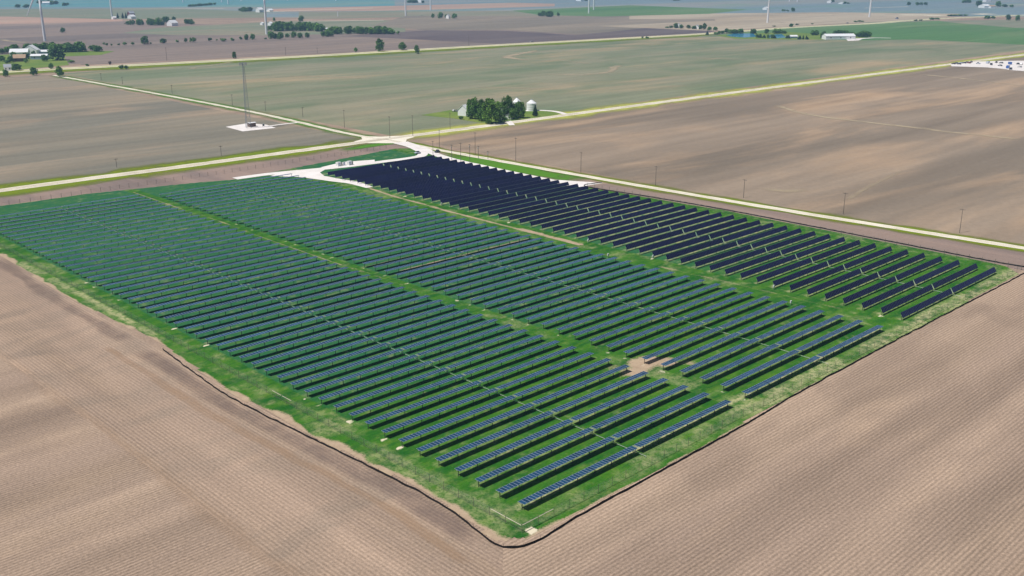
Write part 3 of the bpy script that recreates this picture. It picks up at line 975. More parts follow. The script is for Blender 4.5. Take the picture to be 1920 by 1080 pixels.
# ------------------------------------------------------------------ lattice mast
P = at(465, 240)
mast = thing('lattice_mast', 'tall grey lattice telecom mast on a white gravel pad in the west field', 'radio mast', (P.x, P.y, 0))
H = height(P, 117)
def leg(k, z):
    r = 1.75 * (1 - z / H) + 0.6
    a = math.radians(90 + 120 * k + 12)
    return Vector((r * math.cos(a), r * math.sin(a), z))
M['mast'] = plain('mast steel', (0.26, 0.29, 0.33, 1), 0.6, 0.4, 0.3)
for k in range(3):
    mb = MB(); mb.tube(leg(k, 0), leg(k, H), .12, .09, 6); link('leg', mb.mesh('leg', M['mast']), mast)
mb = MB()
zs = [0]
while zs[-1] < H - 1.5:
    zs.append(zs[-1] + max(1.6, 4.6 * (1 - zs[-1] / H)))
for a_, b_ in zip(zs, zs[1:]):
    b_ = min(b_, H)
    for k in range(3):
        q = (k + 1) % 3
        mb.tube(leg(k, a_), leg(q, b_), .045, None, 4, 0, False); mb.tube(leg(q, a_), leg(k, b_), .045, None, 4, 0, False); mb.tube(leg(k, b_), leg(q, b_), .045, None, 4, 0, False)
link('lattice', mb.mesh('lattice', M['mast']), mast)
mb = MB()
for k in range(3):
    c = leg(k, H - 1.0) * 1.0
    d = Vector((c.x, c.y, 0)).normalized(); s = Vector((-d.y, d.x, 0))
    mb.tube(c + d * 1.2 - s * 1.7, c + d * 1.2 + s * 1.7, .05, None, 4)
    mb.tube(c, c + d * 1.2, .05, None, 4)
link('antenna_mount', mb.mesh('antenna_mount', M['mast']), mast)
for k in range(3):
    c = leg(k, H - 1.0); d = Vector((c.x, c.y, 0)).normalized(); s = Vector((-d.y, d.x, 0))
    for w in (-1.5, 0, 1.5):
        mb = MB(); q = c + d * 1.35 + s * w
        mb.box(q.x - .16, q.x + .16, q.y - .16, q.y + .16, q.z - 1.1, q.z + 1.1)
        link('antenna', mb.mesh('antenna', M['steel']), mast)
mb = MB(); mb.tube((0, 0, H), (0, 0, H + 3), .05, .03, 5); link('lightning_rod', mb.mesh('lightning_rod', M['mast']), mast)

# ------------------------------------------------------------------ buildings
M['white_wall'] = plain('white metal wall', (0.86, 0.87, 0.88, 1), 0.6, 0.3, 0, 0.05)
M['white_roof'] = plain('white metal roof', (0.80, 0.81, 0.83, 1), 0.45, 0.4, 0, 0.05)
M['grey_roof'] = plain('grey roof', (0.34, 0.36, 0.40, 1), 0.6, 0.3)
M['brown_wall'] = plain('brown wall', (0.16, 0.11, 0.085, 1), 0.8, 0.2)
M['tan_roof'] = plain('tan roof', (0.42, 0.30, 0.20, 1), 0.8, 0.2)
M['red_wall'] = plain('barn red wall', (0.20, 0.06, 0.06, 1), 0.8, 0.2)
M['blue_wall'] = plain('blue metal wall', (0.35, 0.45, 0.58, 1), 0.6, 0.3)
M['dark_glass'] = plain('dark opening', (0.03, 0.035, 0.04, 1), 0.2, 0.5)


def building(name, label, cat, loc, w, d, h, rh, yaw, wall, roof, windows=2, door=True, group=None):
    """gabled building: ridge along its local x"""
    b = thing(name, label, cat, loc, yaw, group)
    mb = MB(); x, y = w / 2, d / 2
    mb.quad((-x, -y, 0), (x, -y, 0), (x, -y, h), (-x, -y, h)); mb.quad((x, y, 0), (-x, y, 0), (-x, y, h), (x, y, h))
    mb.poly([(x, -y, 0), (x, y, 0), (x, y, h), (x, 0, h + rh), (x, -y, h)]); mb.poly([(-x, y, 0), (-x, -y, 0), (-x, -y, h), (-x, 0, h + rh), (-x, y, h)])
    link('wall', mb.mesh('wall', wall), b)
    mb = MB(); e = .35; k = rh / y; tt = .18
    zl = h - e * k
    for s in (-1, 1):
        A = [(-x - e, s * (y + e), zl), (x + e, s * (y + e), zl), (x + e, 0, h + rh), (-x - e, 0, h + rh)]
        B = [(p[0], p[1], p[2] + tt) for p in A]
        if s > 0:
            A, B = A[::-1], B[::-1]
        mb.poly(B); mb.poly(A[::-1])
        for i in range(4):
            j = (i + 1) % 4
            mb.poly([A[i], A[j], B[j], B[i]])
    link('roof', mb.mesh('roof', roof), b)
    if door:
        mb = MB(); mb.box(x - .02, x + .06, -min(2.0, d * .2), min(2.0, d * .2), 0, min(h * .8, 3.6)); link('door', mb.mesh('door', M['dark_glass'] if door == 'open' else M['grey_roof']), b)
    for i in range(windows):
        cx = -x + w * (i + .5) / windows
        mb = MB(); mb.box(cx - .7, cx + .7, -y - .05, -y + .02, h * .4, h * .75); link('window', mb.mesh('window', M['dark_glass']), b)
    return b


def px_building(name, label, cat, x, y, wpx, d, h, rh, yaw, wall, roof, **kw):
    P = at(x, y)
    return building(name, label, cat, (P.x, P.y, 0), wpx / ppm(P), d, h, rh, yaw, M[wall], M[roof], **kw)

VY = -YAW  # facing the viewer
P = at(472, 237.5)
sh = building('equipment_shelter', 'small brown equipment shelter with a pale roof beside the lattice mast', 'shelter', (P.x, P.y, 0), 5.2, 3.4, 2.9, .25, 0.0, M['brown_wall'], M['white_roof'], 0, True)
P = at(494, 236.5)
c = thing('utility_cabinet', 'small dark cabinet on the mast gravel pad, right of the shelter', 'electrical box', (P.x, P.y, 0.1))
mb = MB(); mb.box(-.6, .6, -.4, .4, 0, 1.5); link('cabinet', mb.mesh('cabinet', M['post']), c)
mb = MB(); mb.box(-.66, .66, -.46, .46, 1.5, 1.58); link('lid', mb.mesh('lid', M['steel']), c)

# farmstead at the crossroads
px_building('barn', 'white gabled barn left of the farmstead trees', 'barn', 872, 216.5, 17, 9, 4.6, 4.0, 0.3, 'white_wall', 'white_roof', windows=0)
px_building('farmhouse', 'white farmhouse half hidden behind the farmstead trees', 'house', 941, 219, 24, 8, 5.5, 2.8, 0.0, 'white_wall', 'grey_roof', windows=4)
px_building('garage', 'small white garage right of the farmhouse under the trees', 'garage', 955, 223, 9, 5, 2.8, 1.3, 0.4, 'white_wall', 'grey_roof', windows=0)
px_building('shed', 'small pale shed behind the leftmost farmstead tree', 'shed', 899, 213, 9, 5, 3.2, 1.2, 0.0, 'white_wall', 'grey_roof', windows=1)


def grain_bin(label, x, y, wpx, ytop):
    P = at(x, y); h = height(P, ytop); r = wpx / ppm(P) / 2
    b = thing('grain_bin', label, 'grain bin', (P.x, P.y, 0), 0, 'white grain bins at the farmstead')
    eave = h * .68
    mb = MB(); prof = []
    k = int(eave / .8)
    for i in range(k + 1):
        prof += [(r * (1.0 if i % 2 else 1.012), eave * i / k)]
    mb.lathe(prof, 24); link('wall', mb.mesh('wall', M['white_wall']), b)
    mb = MB(); mb.lathe([(r * 1.04, eave - .05), (r * 1.04, eave + .05), (r * .15, h - .3)], 24); rf = link('roof', mb.mesh('roof', M['white_roof']), b)
    mb = MB(); mb.lathe([(r * .17, h - .45), (r * .17, h), (r * .05, h + .15)], 10); link('cap', mb.mesh('cap', M['steel']), rf)
    mb = MB(); mb.box(-.6, .6, -r * 1.03, -r * .95, .2, 2.1); link('door', mb.mesh('door', M['steel']), b)
    mb = MB()
    for s in (-.22, .22):
        mb.tube((r * .6 + s, -r * .83, 0), (r * .6 + s, -r * .83, eave), .04, None, 4)
    link('ladder', mb.mesh('ladder', M['steel']), b)
grain_bin('white grain bin half hidden behind the rightmost farmstead trees', 969, 207, 15, 183)
grain_bin('white grain bin standing clear at the right of the farmstead', 996.5, 207.5, 18, 186.5)

# far farm at the left edge
px_building('barn', 'long white barn at the far left farm', 'barn', 38, 106, 28, 14, 6, 4, -0.55, 'white_wall', 'white_roof')
px_building('barn', 'white barn with its gable end turned, right of the long white one', 'barn', 60, 103, 13, 18, 7, 6, 0.8, 'white_wall', 'white_roof', windows=0)
px_building('shed', 'long pale shed behind the far left farm barns', 'shed', 84, 102, 26, 10, 4, 2, -0.6, 'blue_wall', 'white_roof')
px_building('shed', 'bluish open shed in front of the far left farm barns', 'shed', 75, 111, 26, 10, 4.5, 2, -0.6, 'blue_wall', 'white_roof')
px_building('house', 'brown house with a tan roof at the far left farm', 'house', 38, 115, 19, 12, 4.5, 4, -0.5, 'brown_wall', 'tan_roof')
px_building('house', 'pale roadside house at the left edge by the far road', 'house', 15, 132, 11, 8, 4, 3, -0.3, 'white_wall', 'grey_roof')
px_building('barn', 'white domed barn beside the dark pair of trees', 'barn', 323.5, 48.3, 14, 14, 6, 5, 0.3, 'white_wall', 'white_roof', windows=0)
px_building('barn', 'white barn below the maroon barn', 'barn', 247, 35, 9, 14, 5, 4, 0.2, 'white_wall', 'white_roof', windows=0)
px_building('barn', 'maroon barn beside the tall conifers', 'barn', 246, 30.5, 9, 14, 7, 5, 0.0, 'red_wall', 'grey_roof', windows=0)
px_building('shed', 'low white shed at the foot of the second turbine from the left', 'shed', 214, 36, 6, 10, 4, 2, 0.0, 'white_wall', 'white_roof', windows=0)
px_building('barn', 'far white barn left of the tall turbine by the woods', 'barn', 487, 23, 9, 16, 7, 5, 0.1, 'white_wall', 'white_roof', windows=0)
px_building('shed', 'far white shed right of the tall turbine by the woods', 'shed', 506, 21.5, 8, 14, 4, 3, 0.1, 'white_wall', 'white_roof', windows=0)
px_building('house', 'white house between turbine foot and woods', 'house', 507, 48.5, 5, 10, 5, 3, 0.1, 'white_wall', 'white_roof', windows=0)
px_building('shed', 'small white shed left of the turbine by the woods', 'shed', 491.5, 47, 3.5, 8, 4, 2, 0.1, 'white_wall', 'white_roof', windows=0)
px_building('house', 'tiny white house among the row of four far trees', 'house', 840, 35, 3.5, 9, 6, 3.5, 0.1, 'white_wall', 'grey_roof', windows=0)
px_building('shed', 'white shed in the gap between the two woods', 'shed', 611, 57.5, 9, 7, 3, 2, 0.1, 'white_wall', 'white_roof', windows=0)
px_building('house', 'white house left in the far road grove', 'house', 1271.5, 52.7, 3.5, 10, 6, 3, 0.2, 'white_wall', 'grey_roof', windows=0)
px_building('house', 'white house right in the far road grove', 'house', 1306.7, 54.3, 5.5, 10, 4.5, 3, 0.2, 'white_wall', 'grey_roof', windows=0)
px_building('barn', 'long white barn beside the ponds', 'barn', 1572, 73.5, 54, 16, 5.5, 3.2, -0.62, 'white_wall', 'white_roof', windows=3, door='open')
px_building('greenhouse', 'pale greenhouse between the ponds and the long white barn', 'greenhouse', 1487, 71.5, 13, 9, 3, 2, -0.6, 'blue_wall', 'white_roof', windows=0)
px_building('shed', 'white shed left of the tall right-hand turbine', 'shed', 1436, 18.3, 8, 14, 5, 3, 0, 'white_wall', 'white_roof', windows=0)
px_building('shed', 'tiny white shed beside the topmost right grove', 'shed', 1555, 5.6, 4, 14, 6, 3, 0, 'white_wall', 'white_roof', windows=0)
px_building('shed', 'tiny white shed right of the topmost right grove', 'shed', 1577, 7.5, 4, 14, 4, 2, 0, 'white_wall', 'white_roof', windows=0)
px_building('barn', 'wide white barn at the upper right grove', 'barn', 1846, 14.8, 12, 30, 6, 4, -0.6, 'white_wall', 'white_roof', windows=0)
px_building('barn', 'second wide white barn at the upper right grove', 'barn', 1858, 15, 10, 24, 5, 3, -0.6, 'white_wall', 'tan_roof', windows=0)
px_building('shed', 'white shed behind the wide barns at upper right', 'shed', 1850, 3.5, 9, 20, 6, 4, -0.6, 'white_wall', 'white_roof', windows=0)
px_building('shed', 'white shed right of the farthest central grove', 'shed', 788.5, 4.5, 6, 20, 8, 4, 0, 'white_wall', 'white_roof', windows=0)
px_building('shed', 'white shed at the top edge left of the turbine pair', 'shed', 1087, 2, 7, 24, 6, 4, 0, 'white_wall', 'white_roof', windows=0)
px_building('shed', 'white shed under the farthest tree line at upper left', 'shed', 87, 9, 11, 20, 6, 4, -0.5, 'white_wall', 'white_roof', windows=0)
px_building('shed', 'second white shed under the farthest tree line at upper left', 'shed', 101, 7.5, 7, 20, 6, 4, -0.5, 'white_wall', 'white_roof', windows=0)

# transformers on the site
def transformer(label, x, y, wpx):
    P = at(x, y)
    t_ = thing('transformer', label, 'transformer', (P.x, P.y, 0.14), 0.1, 'transformers by the gravel drive')
    w = wpx / ppm(P) * .5
    mb = MB(); mb.box(-w, w, -1.1, 1.1, .15, 2.3); link('tank', mb.mesh('tank', M['white_steel']), t_)
    mb = MB(); mb.box(-w - .3, w + .3, -1.5, 1.5, 0, .15); link('plinth', mb.mesh('plinth', M['gravel']), t_)
    for k in range(6):
        mb = MB(); mb.box(w + .02, w + .7, -1.0 + k * .38, -.82 + k * .38, .4, 2.0); link('cooling_fin', mb.mesh('cooling_fin', M['post']), t_)
    mb = MB(); mb.box(-w * .8, w * .2, -1.14, -1.102, .35, 2.1); link('door', mb.mesh('door', M['frame']), t_)
    for k in range(3):
        mb = MB(); mb.tube((-w * .5 + k * w * .4, 0, 2.3), (-w * .5 + k * w * .4, 0, 2.75), .1, .06, 8); link('bushing', mb.mesh('bushing', M['steel']), t_)
transformer('left white transformer with dark fins by the gravel drive', 635, 311.5, 8)
transformer('right white transformer with dark fins by the gravel drive', 655.5, 309.5, 8)
P = at(645, 310.5)
c = thing('control_cabinet', 'white control cabinet between the two transformers', 'electrical box', (P.x, P.y, .14))
mb = MB(); mb.box(-.7, .7, -.5, .5, 0, 2.0); link('cabinet', mb.mesh('cabinet', M['white_steel']), c)
mb = MB(); mb.box(-.6, -.02, -.53, -.502, .15, 1.85); mb.box(.02, .6, -.53, -.502, .15, 1.85); link('door', mb.mesh('door', M['frame']), c)

# ------------------------------------------------------------------ vehicles
def car_meshes():
    prof = [(-2.2, .45), (-2.25, .8), (-1.6, .95), (-1.2, 1.0), (1.2, 1.0), (2.1, .85), (2.25, .6), (2.2, .4)]
    mb = MB(); w = .9
    for s in (1, -1):
        pts = [(x, s * w, z) for x, z in prof]
        mb.poly(pts if s < 0 else pts[::-1])
    for i in range(len(prof)):
        a_, b_ = prof[i], prof[(i + 1) % len(prof)]
        mb.quad((a_[0], -w, a_[1]), (a_[0], w, a_[1]), (b_[0], w, b_[1]), (b_[0], -w, b_[1]))
    return mb
body_mb = car_meshes()
def cabin(x0, x1, z1, inset):
    mb = MB()
    A = [(x0, -.85, 1.0), (x1, -.85, 1.0), (x1, .85, 1.0), (x0, .85, 1.0)]
    B = [(x0 + inset, -.7, z1), (x1 - inset * 1.4, -.7, z1), (x1 - inset * 1.4, .7, z1), (x0 + inset, .7, z1)]
    for i in range(4):
        j = (i + 1) % 4
        mb.quad(A[i], A[j], B[j], B[i], 1)
    mb.quad(*B, 0)
    return mb
mb = MB(); mb.tube((0, -.12, 0), (0, .12, 0), .36, None, 12)
M['tyre'] = plain('tyre', (.02, .02, .02, 1), .9, .1)
wheel_m = mb.mesh('wheel', M['tyre'])
PAINT = {'dark': (0.03, 0.035, 0.045, 1), 'silver': (0.5, 0.56, 0.66, 1), 'white': (.75, .75, .75, 1), 'blue': (.06, .14, .42, 1), 'red': (.3, .05, .05, 1), 'grey': (.2, .21, .23, 1)}
PM_ = {k: plain(k + ' car paint', v, .25, .5, 0, .02) for k, v in PAINT.items()}
BODY = {k: body_mb.mesh('body', v) for k, v in PM_.items()}
CAB = {(k, s): cabin(*(((-1.9, 1.1, 1.5, .35) if s == 'car' else (-.6, 1.2, 1.75, .3)))).mesh('cabin', [v, M['dark_glass']]) for k, v in PM_.items() for s in ('car', 'pickup')}

def car(label, P, yaw, paint, style='car', z=.1, scale=1.0, group=None):
    c = thing('parked_car' if style == 'car' else 'pickup_truck', label, 'car' if style == 'car' else 'pickup', (P.x, P.y, z), yaw, group, (scale,) * 3)
    link('body', BODY[paint], c); link('cabin', CAB[(paint, style)], c)
    for x in (-1.4, 1.4):
        for y in (-.82, .82):
            link('wheel', wheel_m, c, (x, y, .36))
car('dark parked car on the gravel by the entrance poles', at(820, 286), .3, 'dark', 'pickup', .11)
car('silver blue pickup truck on the gravel at the site entrance', at(783, 288.5), .1, 'silver', 'pickup', .13)
car('white car left of the white gabled barn', at(851, 209), .5, 'white', 'car', .08)
car('dark pickup beside the white gabled barn', at(858, 209.5), .4, 'grey', 'pickup', .08)
car('white pickup under the trees by the farmhouse garage', at(939, 227), .2, 'white', 'pickup', .08)
for i, (x, y, pc) in enumerate(((1788, 120.5, 'dark'), (1793, 119.5, 'grey'), (1798, 121, 'dark'), (1802, 119, 'silver'), (1808, 119, 'dark'), (1813, 118, 'grey'), (1817, 119, 'red'), (1821, 117.3, 'grey'), (1834, 120, 'silver'), (1868, 118, 'dark'), (1877, 119, 'grey'), (1875, 124, 'grey'), (1909, 121, 'dark'), (1915, 121.5, 'white'), (1912, 126.5, 'white'))):
    car(f'{ordinal(i + 1)} vehicle from the left in the white gravel lot', at(x, y), R.choice((.1, 1.5, 1.2)), pc, R.choice(('car', 'pickup')), .16, 1.15, 'vehicles parked in the gravel lot')
for i, (x, y) in enumerate(((997, 79), (1589, 44))):
    car('tiny white car on the far road ' + ('at the dark field' if i == 0 else 'by the green field'), at(x, y), -.2, 'white', 'car', .14, 1.3)
car('tiny purple grey truck at the pale far field', at(1682, 35.5), 0, 'blue', 'pickup', .14, 2)


def container(label, x, y, l, w, h, yaw, paint):
    P = at(x, y)
    c = thing('shipping_container', label, 'container', (P.x, P.y, .15), yaw, 'containers in the gravel lot')
    mb = MB(); k = 14
    for i in range(k):
        a0 = -l / 2 + l * i / k; a1 = -l / 2 + l * (i + 1) / k; q = .03 if i % 2 else 0
        mb.box(a0, a1, -w / 2 + q, w / 2 - q, .15, h - (.02 if i % 2 else 0))
    link('body', mb.mesh('body', PM_[paint]), c)
    for s in (-1, 1):
        mb = MB(); mb.box(l / 2 + .002, l / 2 + .05, min(0.02 * s, s * w / 2), max(.02 * s, s * w / 2), .2, h - .05); link('door', mb.mesh('door', M['grey_roof']), c)
    mb = MB(); mb.box(-l / 2, l / 2, -w / 2 + .1, w / 2 - .1, 0, .148); link('base_rail', mb.mesh('base_rail', M['post']), c)
container('long pale blue container in the gravel lot', 1852, 119, 8, 2.5, 2.6, .1, 'silver')
container('small dark container right of the pale blue one', 1858.5, 122, 5, 2.5, 2.2, .3, 'dark')
container('dark purple container at the right of the gravel lot', 1893.5, 121, 5, 3, 3, .7, 'blue')
container('bright blue container at the lower edge of the gravel lot', 1889.5, 128, 8, 3, 3, .2, 'blue')
container('small black container right of the bright blue one', 1895, 130.5, 4.5, 2.5, 2.2, .2, 'dark')

# ------------------------------------------------------------------ wind turbines
M['turbine'] = plain('turbine white paint', (0.80, 0.81, 0.83, 1), .4, .4, 0, .03, .1)
TH, BL = 80.0, 47.0
mb = MB(); mb.lathe([(2.15, 0), (2.0, 15), (1.75, 40), (1.3, TH - 1.5)], 18); tower_m = mb.mesh('tower', M['turbine'], True)
mb = MB(); mb.box(-1.7, 1.7, -2.2, 7.5, -1.6, 1.9); nac_m = mb.mesh('nacelle', M['turbine'])
mb = MB(); mb.lathe([(.3, 0), (1.3, .5), (1.75, 1.6), (1.75, 3.2)], 14); hub_m = mb.mesh('hub', M['turbine'], True)
mb = MB()
prof = [(1.0, .8, 1.0), (3.0, .9, 1.1), (8, 1.75, .5), (20, 1.25, .3), (35, .8, .2), (BL - 1, .35, .1), (BL, .08, .04)]
sec = 10
for r_, c_, th in prof:
    for i in range(sec):
        a_ = 2 * math.pi * i / sec
        mb.v.append((c_ * math.cos(a_) + .15 * c_, th * math.sin(a_), r_))
for k in range(len(prof) - 1):
    for i in range(sec):
        j = (i + 1) % sec
        mb.f.append((k * sec + i, k * sec + j, (k + 1) * sec + j, (k + 1) * sec + i)); mb.mi.append(0)
mb.f.append(tuple((len(prof) - 1) * sec + i for i in range(sec))); mb.mi.append(0)
blade_m = mb.mesh('blade', M['turbine'], True)
TUR = [(84.5, 77, 27, 'wind turbine with one blade hanging down, behind the far left grove'), (210, 31, 60, 'wind turbine left of the tall conifers'), (500, 64.5, 60, 'wind turbine standing by the two woods'),
       (760.8, 30, 62, 'white turbine tower left of the farthest central grove'), (807.6, 19.5, 58, 'white turbine tower right of the farthest central grove'),
       (1104, 25, 60, 'left and nearer tower of the pair of turbines'), (1113.3, 18.5, 61, 'right and farther tower of the pair of turbines'),
       (1439, 42.7, 60, 'wind turbine behind the ponds'), (1630, 32, 60, 'wind turbine on the pale field beyond the long white barn'),
       (343.3, 4.5, 60, 'white turbine tower foot above the far hedge, left one of three'), (416, 4, 60, 'white turbine tower foot above the far hedge, middle one of three'), (428, 8, 60, 'white turbine tower foot above the far hedge, right one of three'),
       (1480, 3, 60, 'short visible turbine foot right of the pond turbine, left one'), (1495, 3, 60, 'short visible turbine foot right of the pond turbine, right one'), (630, 1.5, 60, 'turbine foot at the top edge above the woods')]
for x, y, ang, lb in TUR:
    P = at(x, y)
    t_ = thing('wind_turbine', lb, 'wind turbine', (P.x, P.y, 0), -YAW + .25, 'white wind turbines on the plain')
    link('tower', tower_m, t_)
    link('nacelle', nac_m, t_, (0, 0, TH))
    link('hub', hub_m, t_, (0, -5.0, TH), (math.radians(-90), 0, 0))
    for k in range(3):
        a_ = math.radians(ang + 120 * k - 60) if False else math.radians(180 + ang + 120 * k) if ang == 27 else math.radians(ang - 60 + 120 * k)
        link('blade', blade_m, t_, (0, -3.6, TH), (0, a_, 0))
# slender white vent mast near the woods
P = at(633.5, 31)
c = thing('met_mast', 'small white post in the far field above the woods', 'post', (P.x, P.y, 0))
mb = MB(); mb.tube((0, 0, 0), (0, 0, 11), 1.2, .9, 10); link('shaft', mb.mesh('shaft', M['turbine']), c)
mb = MB(); mb.lathe([(1.3, 11), (1.3, 11.6), (.2, 12.4)], 10); link('cap', mb.mesh('cap', M['steel']), c)

# ------------------------------------------------------------------ trees
def leaf_mat(name, dark, light):
    t = NT(name)
    oi = t.n('ShaderNodeObjectInfo').outputs['Random']
    ri = t.n('ShaderNodeNewGeometry').outputs['Random Per Island']
    f = t.noise(t.scaled(.25, .25, .25), 1, 2)
    k = t.math('ADD', t.math('MULTIPLY', ri, .5), t.math('MULTIPLY', f, .5))
    c = t.mix(t.ramp(k, .25, .75), dark, light)
    c = t.bright(c, t.ramp(oi, 0, 1, .75, 1.25, False))
    return t.done(c, .7, .25)
M['leaf'] = leaf_mat('broadleaf foliage', (0.05, 0.125, 0.026, 1), (0.16, 0.31, 0.055, 1))
M['leaf2'] = leaf_mat('light foliage', (0.07, 0.165, 0.022, 1), (0.20, 0.37, 0.05, 1))
M['needle'] = leaf_mat('conifer foliage', (0.02, 0.055, 0.026, 1), (0.055, 0.115, 0.045, 1))
M['twig'] = leaf_mat('bare brown twigs', (0.07, 0.055, 0.045, 1), (0.12, 0.09, 0.07, 1))
M['bark'] = plain('bark', (0.10, 0.08, 0.06, 1), .9, .1)


def leaf_quad(mb, c, s, rr, up=0.35):
    n = Vector((rr.gauss(0, 1), rr.gauss(0, 1), rr.gauss(0, 1) + up)).normalized()
    x = n.orthogonal().normalized(); y = n.cross(x)
    a = rr.uniform(0, 6.28)
    x, y = x * math.cos(a) + y * math.sin(a), y * math.cos(a) - x * math.sin(a)
    x *= s * rr.uniform(.7, 1.2); y *= s * rr.uniform(.6, 1.0)
    mb.quad(c - x - y * .6, c + x * .6 - y, c + x + y * .6, c - x * .6 + y)


def crown_round(seed, n, leaf, nl=15, low=.05):
    rr = random.Random(seed)
    lobes = []
    for i in range(nl):
        z = .16 + .70 * (i + rr.random()) / nl
        rad = .36 * math.sqrt(max(.12, 1 - ((z - .45) / .52) ** 2))
        a = 2 * math.pi * i * .618 + rr.uniform(-.4, .4)
        q = rr.uniform(.55, 1.0)
        lobes.append((Vector((rad * q * math.cos(a), rad * q * math.sin(a), z)), rr.uniform(.13, .21)))
    lobes.append((Vector((rr.uniform(-.08, .08), rr.uniform(-.08, .08), .86)), .13))
    lobes.append((Vector((0, 0, .45)), .25))
    mb = MB()
    for i in range(n):
        c, r_ = rr.choice(lobes)
        d = Vector((rr.gauss(0, 1), rr.gauss(0, 1), rr.gauss(0, 1) + .2)).normalized()
        p = c + d * r_ * rr.uniform(.6, 1.06)
        p.z = max(p.z, low)
        leaf_quad(mb, p, leaf * rr.uniform(.6, 1.3), rr)
    return mb


def crown_cone(seed, n, leaf):
    rr = random.Random(seed); mb = MB()
    for i in range(n):
        z = 1 - math.sqrt(rr.random()) * .95
        r_ = .5 * (1 - z) ** .85 * rr.uniform(.6, 1.05) * (0.85 + .15 * math.sin(z * 60))
        a = rr.uniform(0, 6.28)
        leaf_quad(mb, Vector((r_ * math.cos(a), r_ * math.sin(a), z * .97 + .03)), leaf * rr.uniform(.6, 1.2), rr, .6)
    return mb


def trunk(seed, top=.62, r0=.035):
    rr = random.Random(seed); mb = MB()
    mb.tube((0, 0, 0), (.01, 0, .3), r0, r0 * .7, 7); mb.tube((.01, 0, .3), (0, .01, top), r0 * .7, r0 * .3, 6)
    for i in range(4):
        a = i * 1.57 + rr.uniform(-.4, .4); z = rr.uniform(.22, .42)
        mb.tube((0, 0, z), (.24 * math.cos(a), .24 * math.sin(a), z + .22), r0 * .45, r0 * .15, 5)
    return mb


def bush(seed, n, leaf):
    rr = random.Random(seed); mb = MB()
    lobes = [(Vector((rr.uniform(-.28, .28), rr.uniform(-.28, .28), rr.uniform(.3, .7))), rr.uniform(.18, .28)) for _ in range(8)]
    for i in range(n):
        c, r_ = rr.choice(lobes)
        d = Vector((rr.gauss(0, 1), rr.gauss(0, 1), rr.gauss(0, 1))).normalized()
        p = c + d * r_ * rr.uniform(.5, 1.05); p.z = max(p.z, .03)
        leaf_quad(mb, p, leaf * rr.uniform(.6, 1.3), rr)
    return mb


CR = {'near': [crown_round(s, 3600, .030).mesh('crown', M['leaf']) for s in (1, 2, 3)],
      'near2': [crown_round(s, 3600, .030).mesh('crown', M['leaf2']) for s in (4,)],
      'near_cone': [crown_cone(5, 1600, .045).mesh('crown', M['needle'])],
      'round': [crown_round(s, 800, .058).mesh('crown', M['leaf']) for s in (11, 12, 13, 14)],
      'light': [crown_round(s, 800, .058).mesh('crown', M['leaf2']) for s in (21, 22)],
      'cone': [crown_cone(s, 420, .075).mesh('crown', M['needle']) for s in (31, 32)],
      'bush': [bush(s, 380, .085).mesh('crown', M['leaf']) for s in (41, 42, 43)],
      'twig': [bush(s, 260, .075).mesh('crown', M['twig']) for s in (51,)]}
TR = [trunk(s).mesh('trunk', M['bark']) for s in (1, 2)]
mb = MB(); mb.tube((0, 0, 0), (0, 0, .8), .03, .01, 6); TRC = mb.mesh('trunk', M['bark'])
NAME = {'near': 'tree', 'near2': 'tree', 'near_cone': 'conifer', 'round': 'tree', 'light': 'tree', 'cone': 'conifer', 'bush': 'bush', 'twig': 'bush'}


def tree(label, x, yb, yt, wpx, kind='round', group=None):
    P = at(x, yb)
    h = max(1.5, height(P, yt)); w = wpx / ppm(P)
    sx = w / (.92 if kind not in ('cone', 'near_cone') else .95)
    nm = NAME[kind]
    o = thing(nm, label, nm, (P.x, P.y, 0.05), R.uniform(0, 6.28), group, (sx, sx, h / (1.0 if kind != 'bush' else .95)))
    link('crown', R.choice(CR[kind]), o)
    link('trunk', TRC if 'cone' in kind else R.choice(TR), o, None, None, None)
    return o

# farmstead trees at the crossroads
FT = 'trees round the crossroads farmstead'
tree('leftmost tall farmstead tree beside the white gabled barn', 886, 223, 184, 24.3, 'near', FT)
tree('slim tree behind the leftmost farmstead tree', 902, 219, 187, 16.6, 'near', FT)
tree('bushy low tree in front of the pale farm shed', 903, 227, 203, 20.5, 'near', FT)
tree('largest and widest farmstead tree, brightest green at its top', 920, 232, 184.5, 37.1, 'near2', FT)
tree('small tree tucked against the largest farmstead tree', 934, 229, 205, 16.6, 'near', FT)
tree('tall tree with pale green top left of the hidden grain bin', 952, 222, 179.5, 24.3, 'near', FT)
tree('mid height tree between the largest tree and the tall pale one', 941, 219, 191, 15.4, 'near', FT)
tree('dark tree standing in front of the hidden grain bin', 975, 221.5, 190, 20, 'near', FT)
tree('low dark tree at the foot of the tall pale one', 962, 224, 202, 19.2, 'near', FT)
tree('single dark conifer in front of the clear grain bin', 1003.5, 218, 195.5, 12, 'near_cone', FT)
tree('small brown bush below the white gabled barn', 865, 223.5, 217, 9, 'bush', FT)
tree('round shrub by the farmstead drive', 946, 228, 218, 11, 'bush', FT)

tree('rounded tree filling the gap right of the largest farmstead tree', 932, 226, 190, 20, 'near2', FT)
tree('rounded bright tree behind the two leftmost farmstead trees', 894, 219, 191, 18, 'near2', FT)
tree('low tree between the tall pale one and the dark bin tree', 966, 220, 194, 16, 'near', FT)

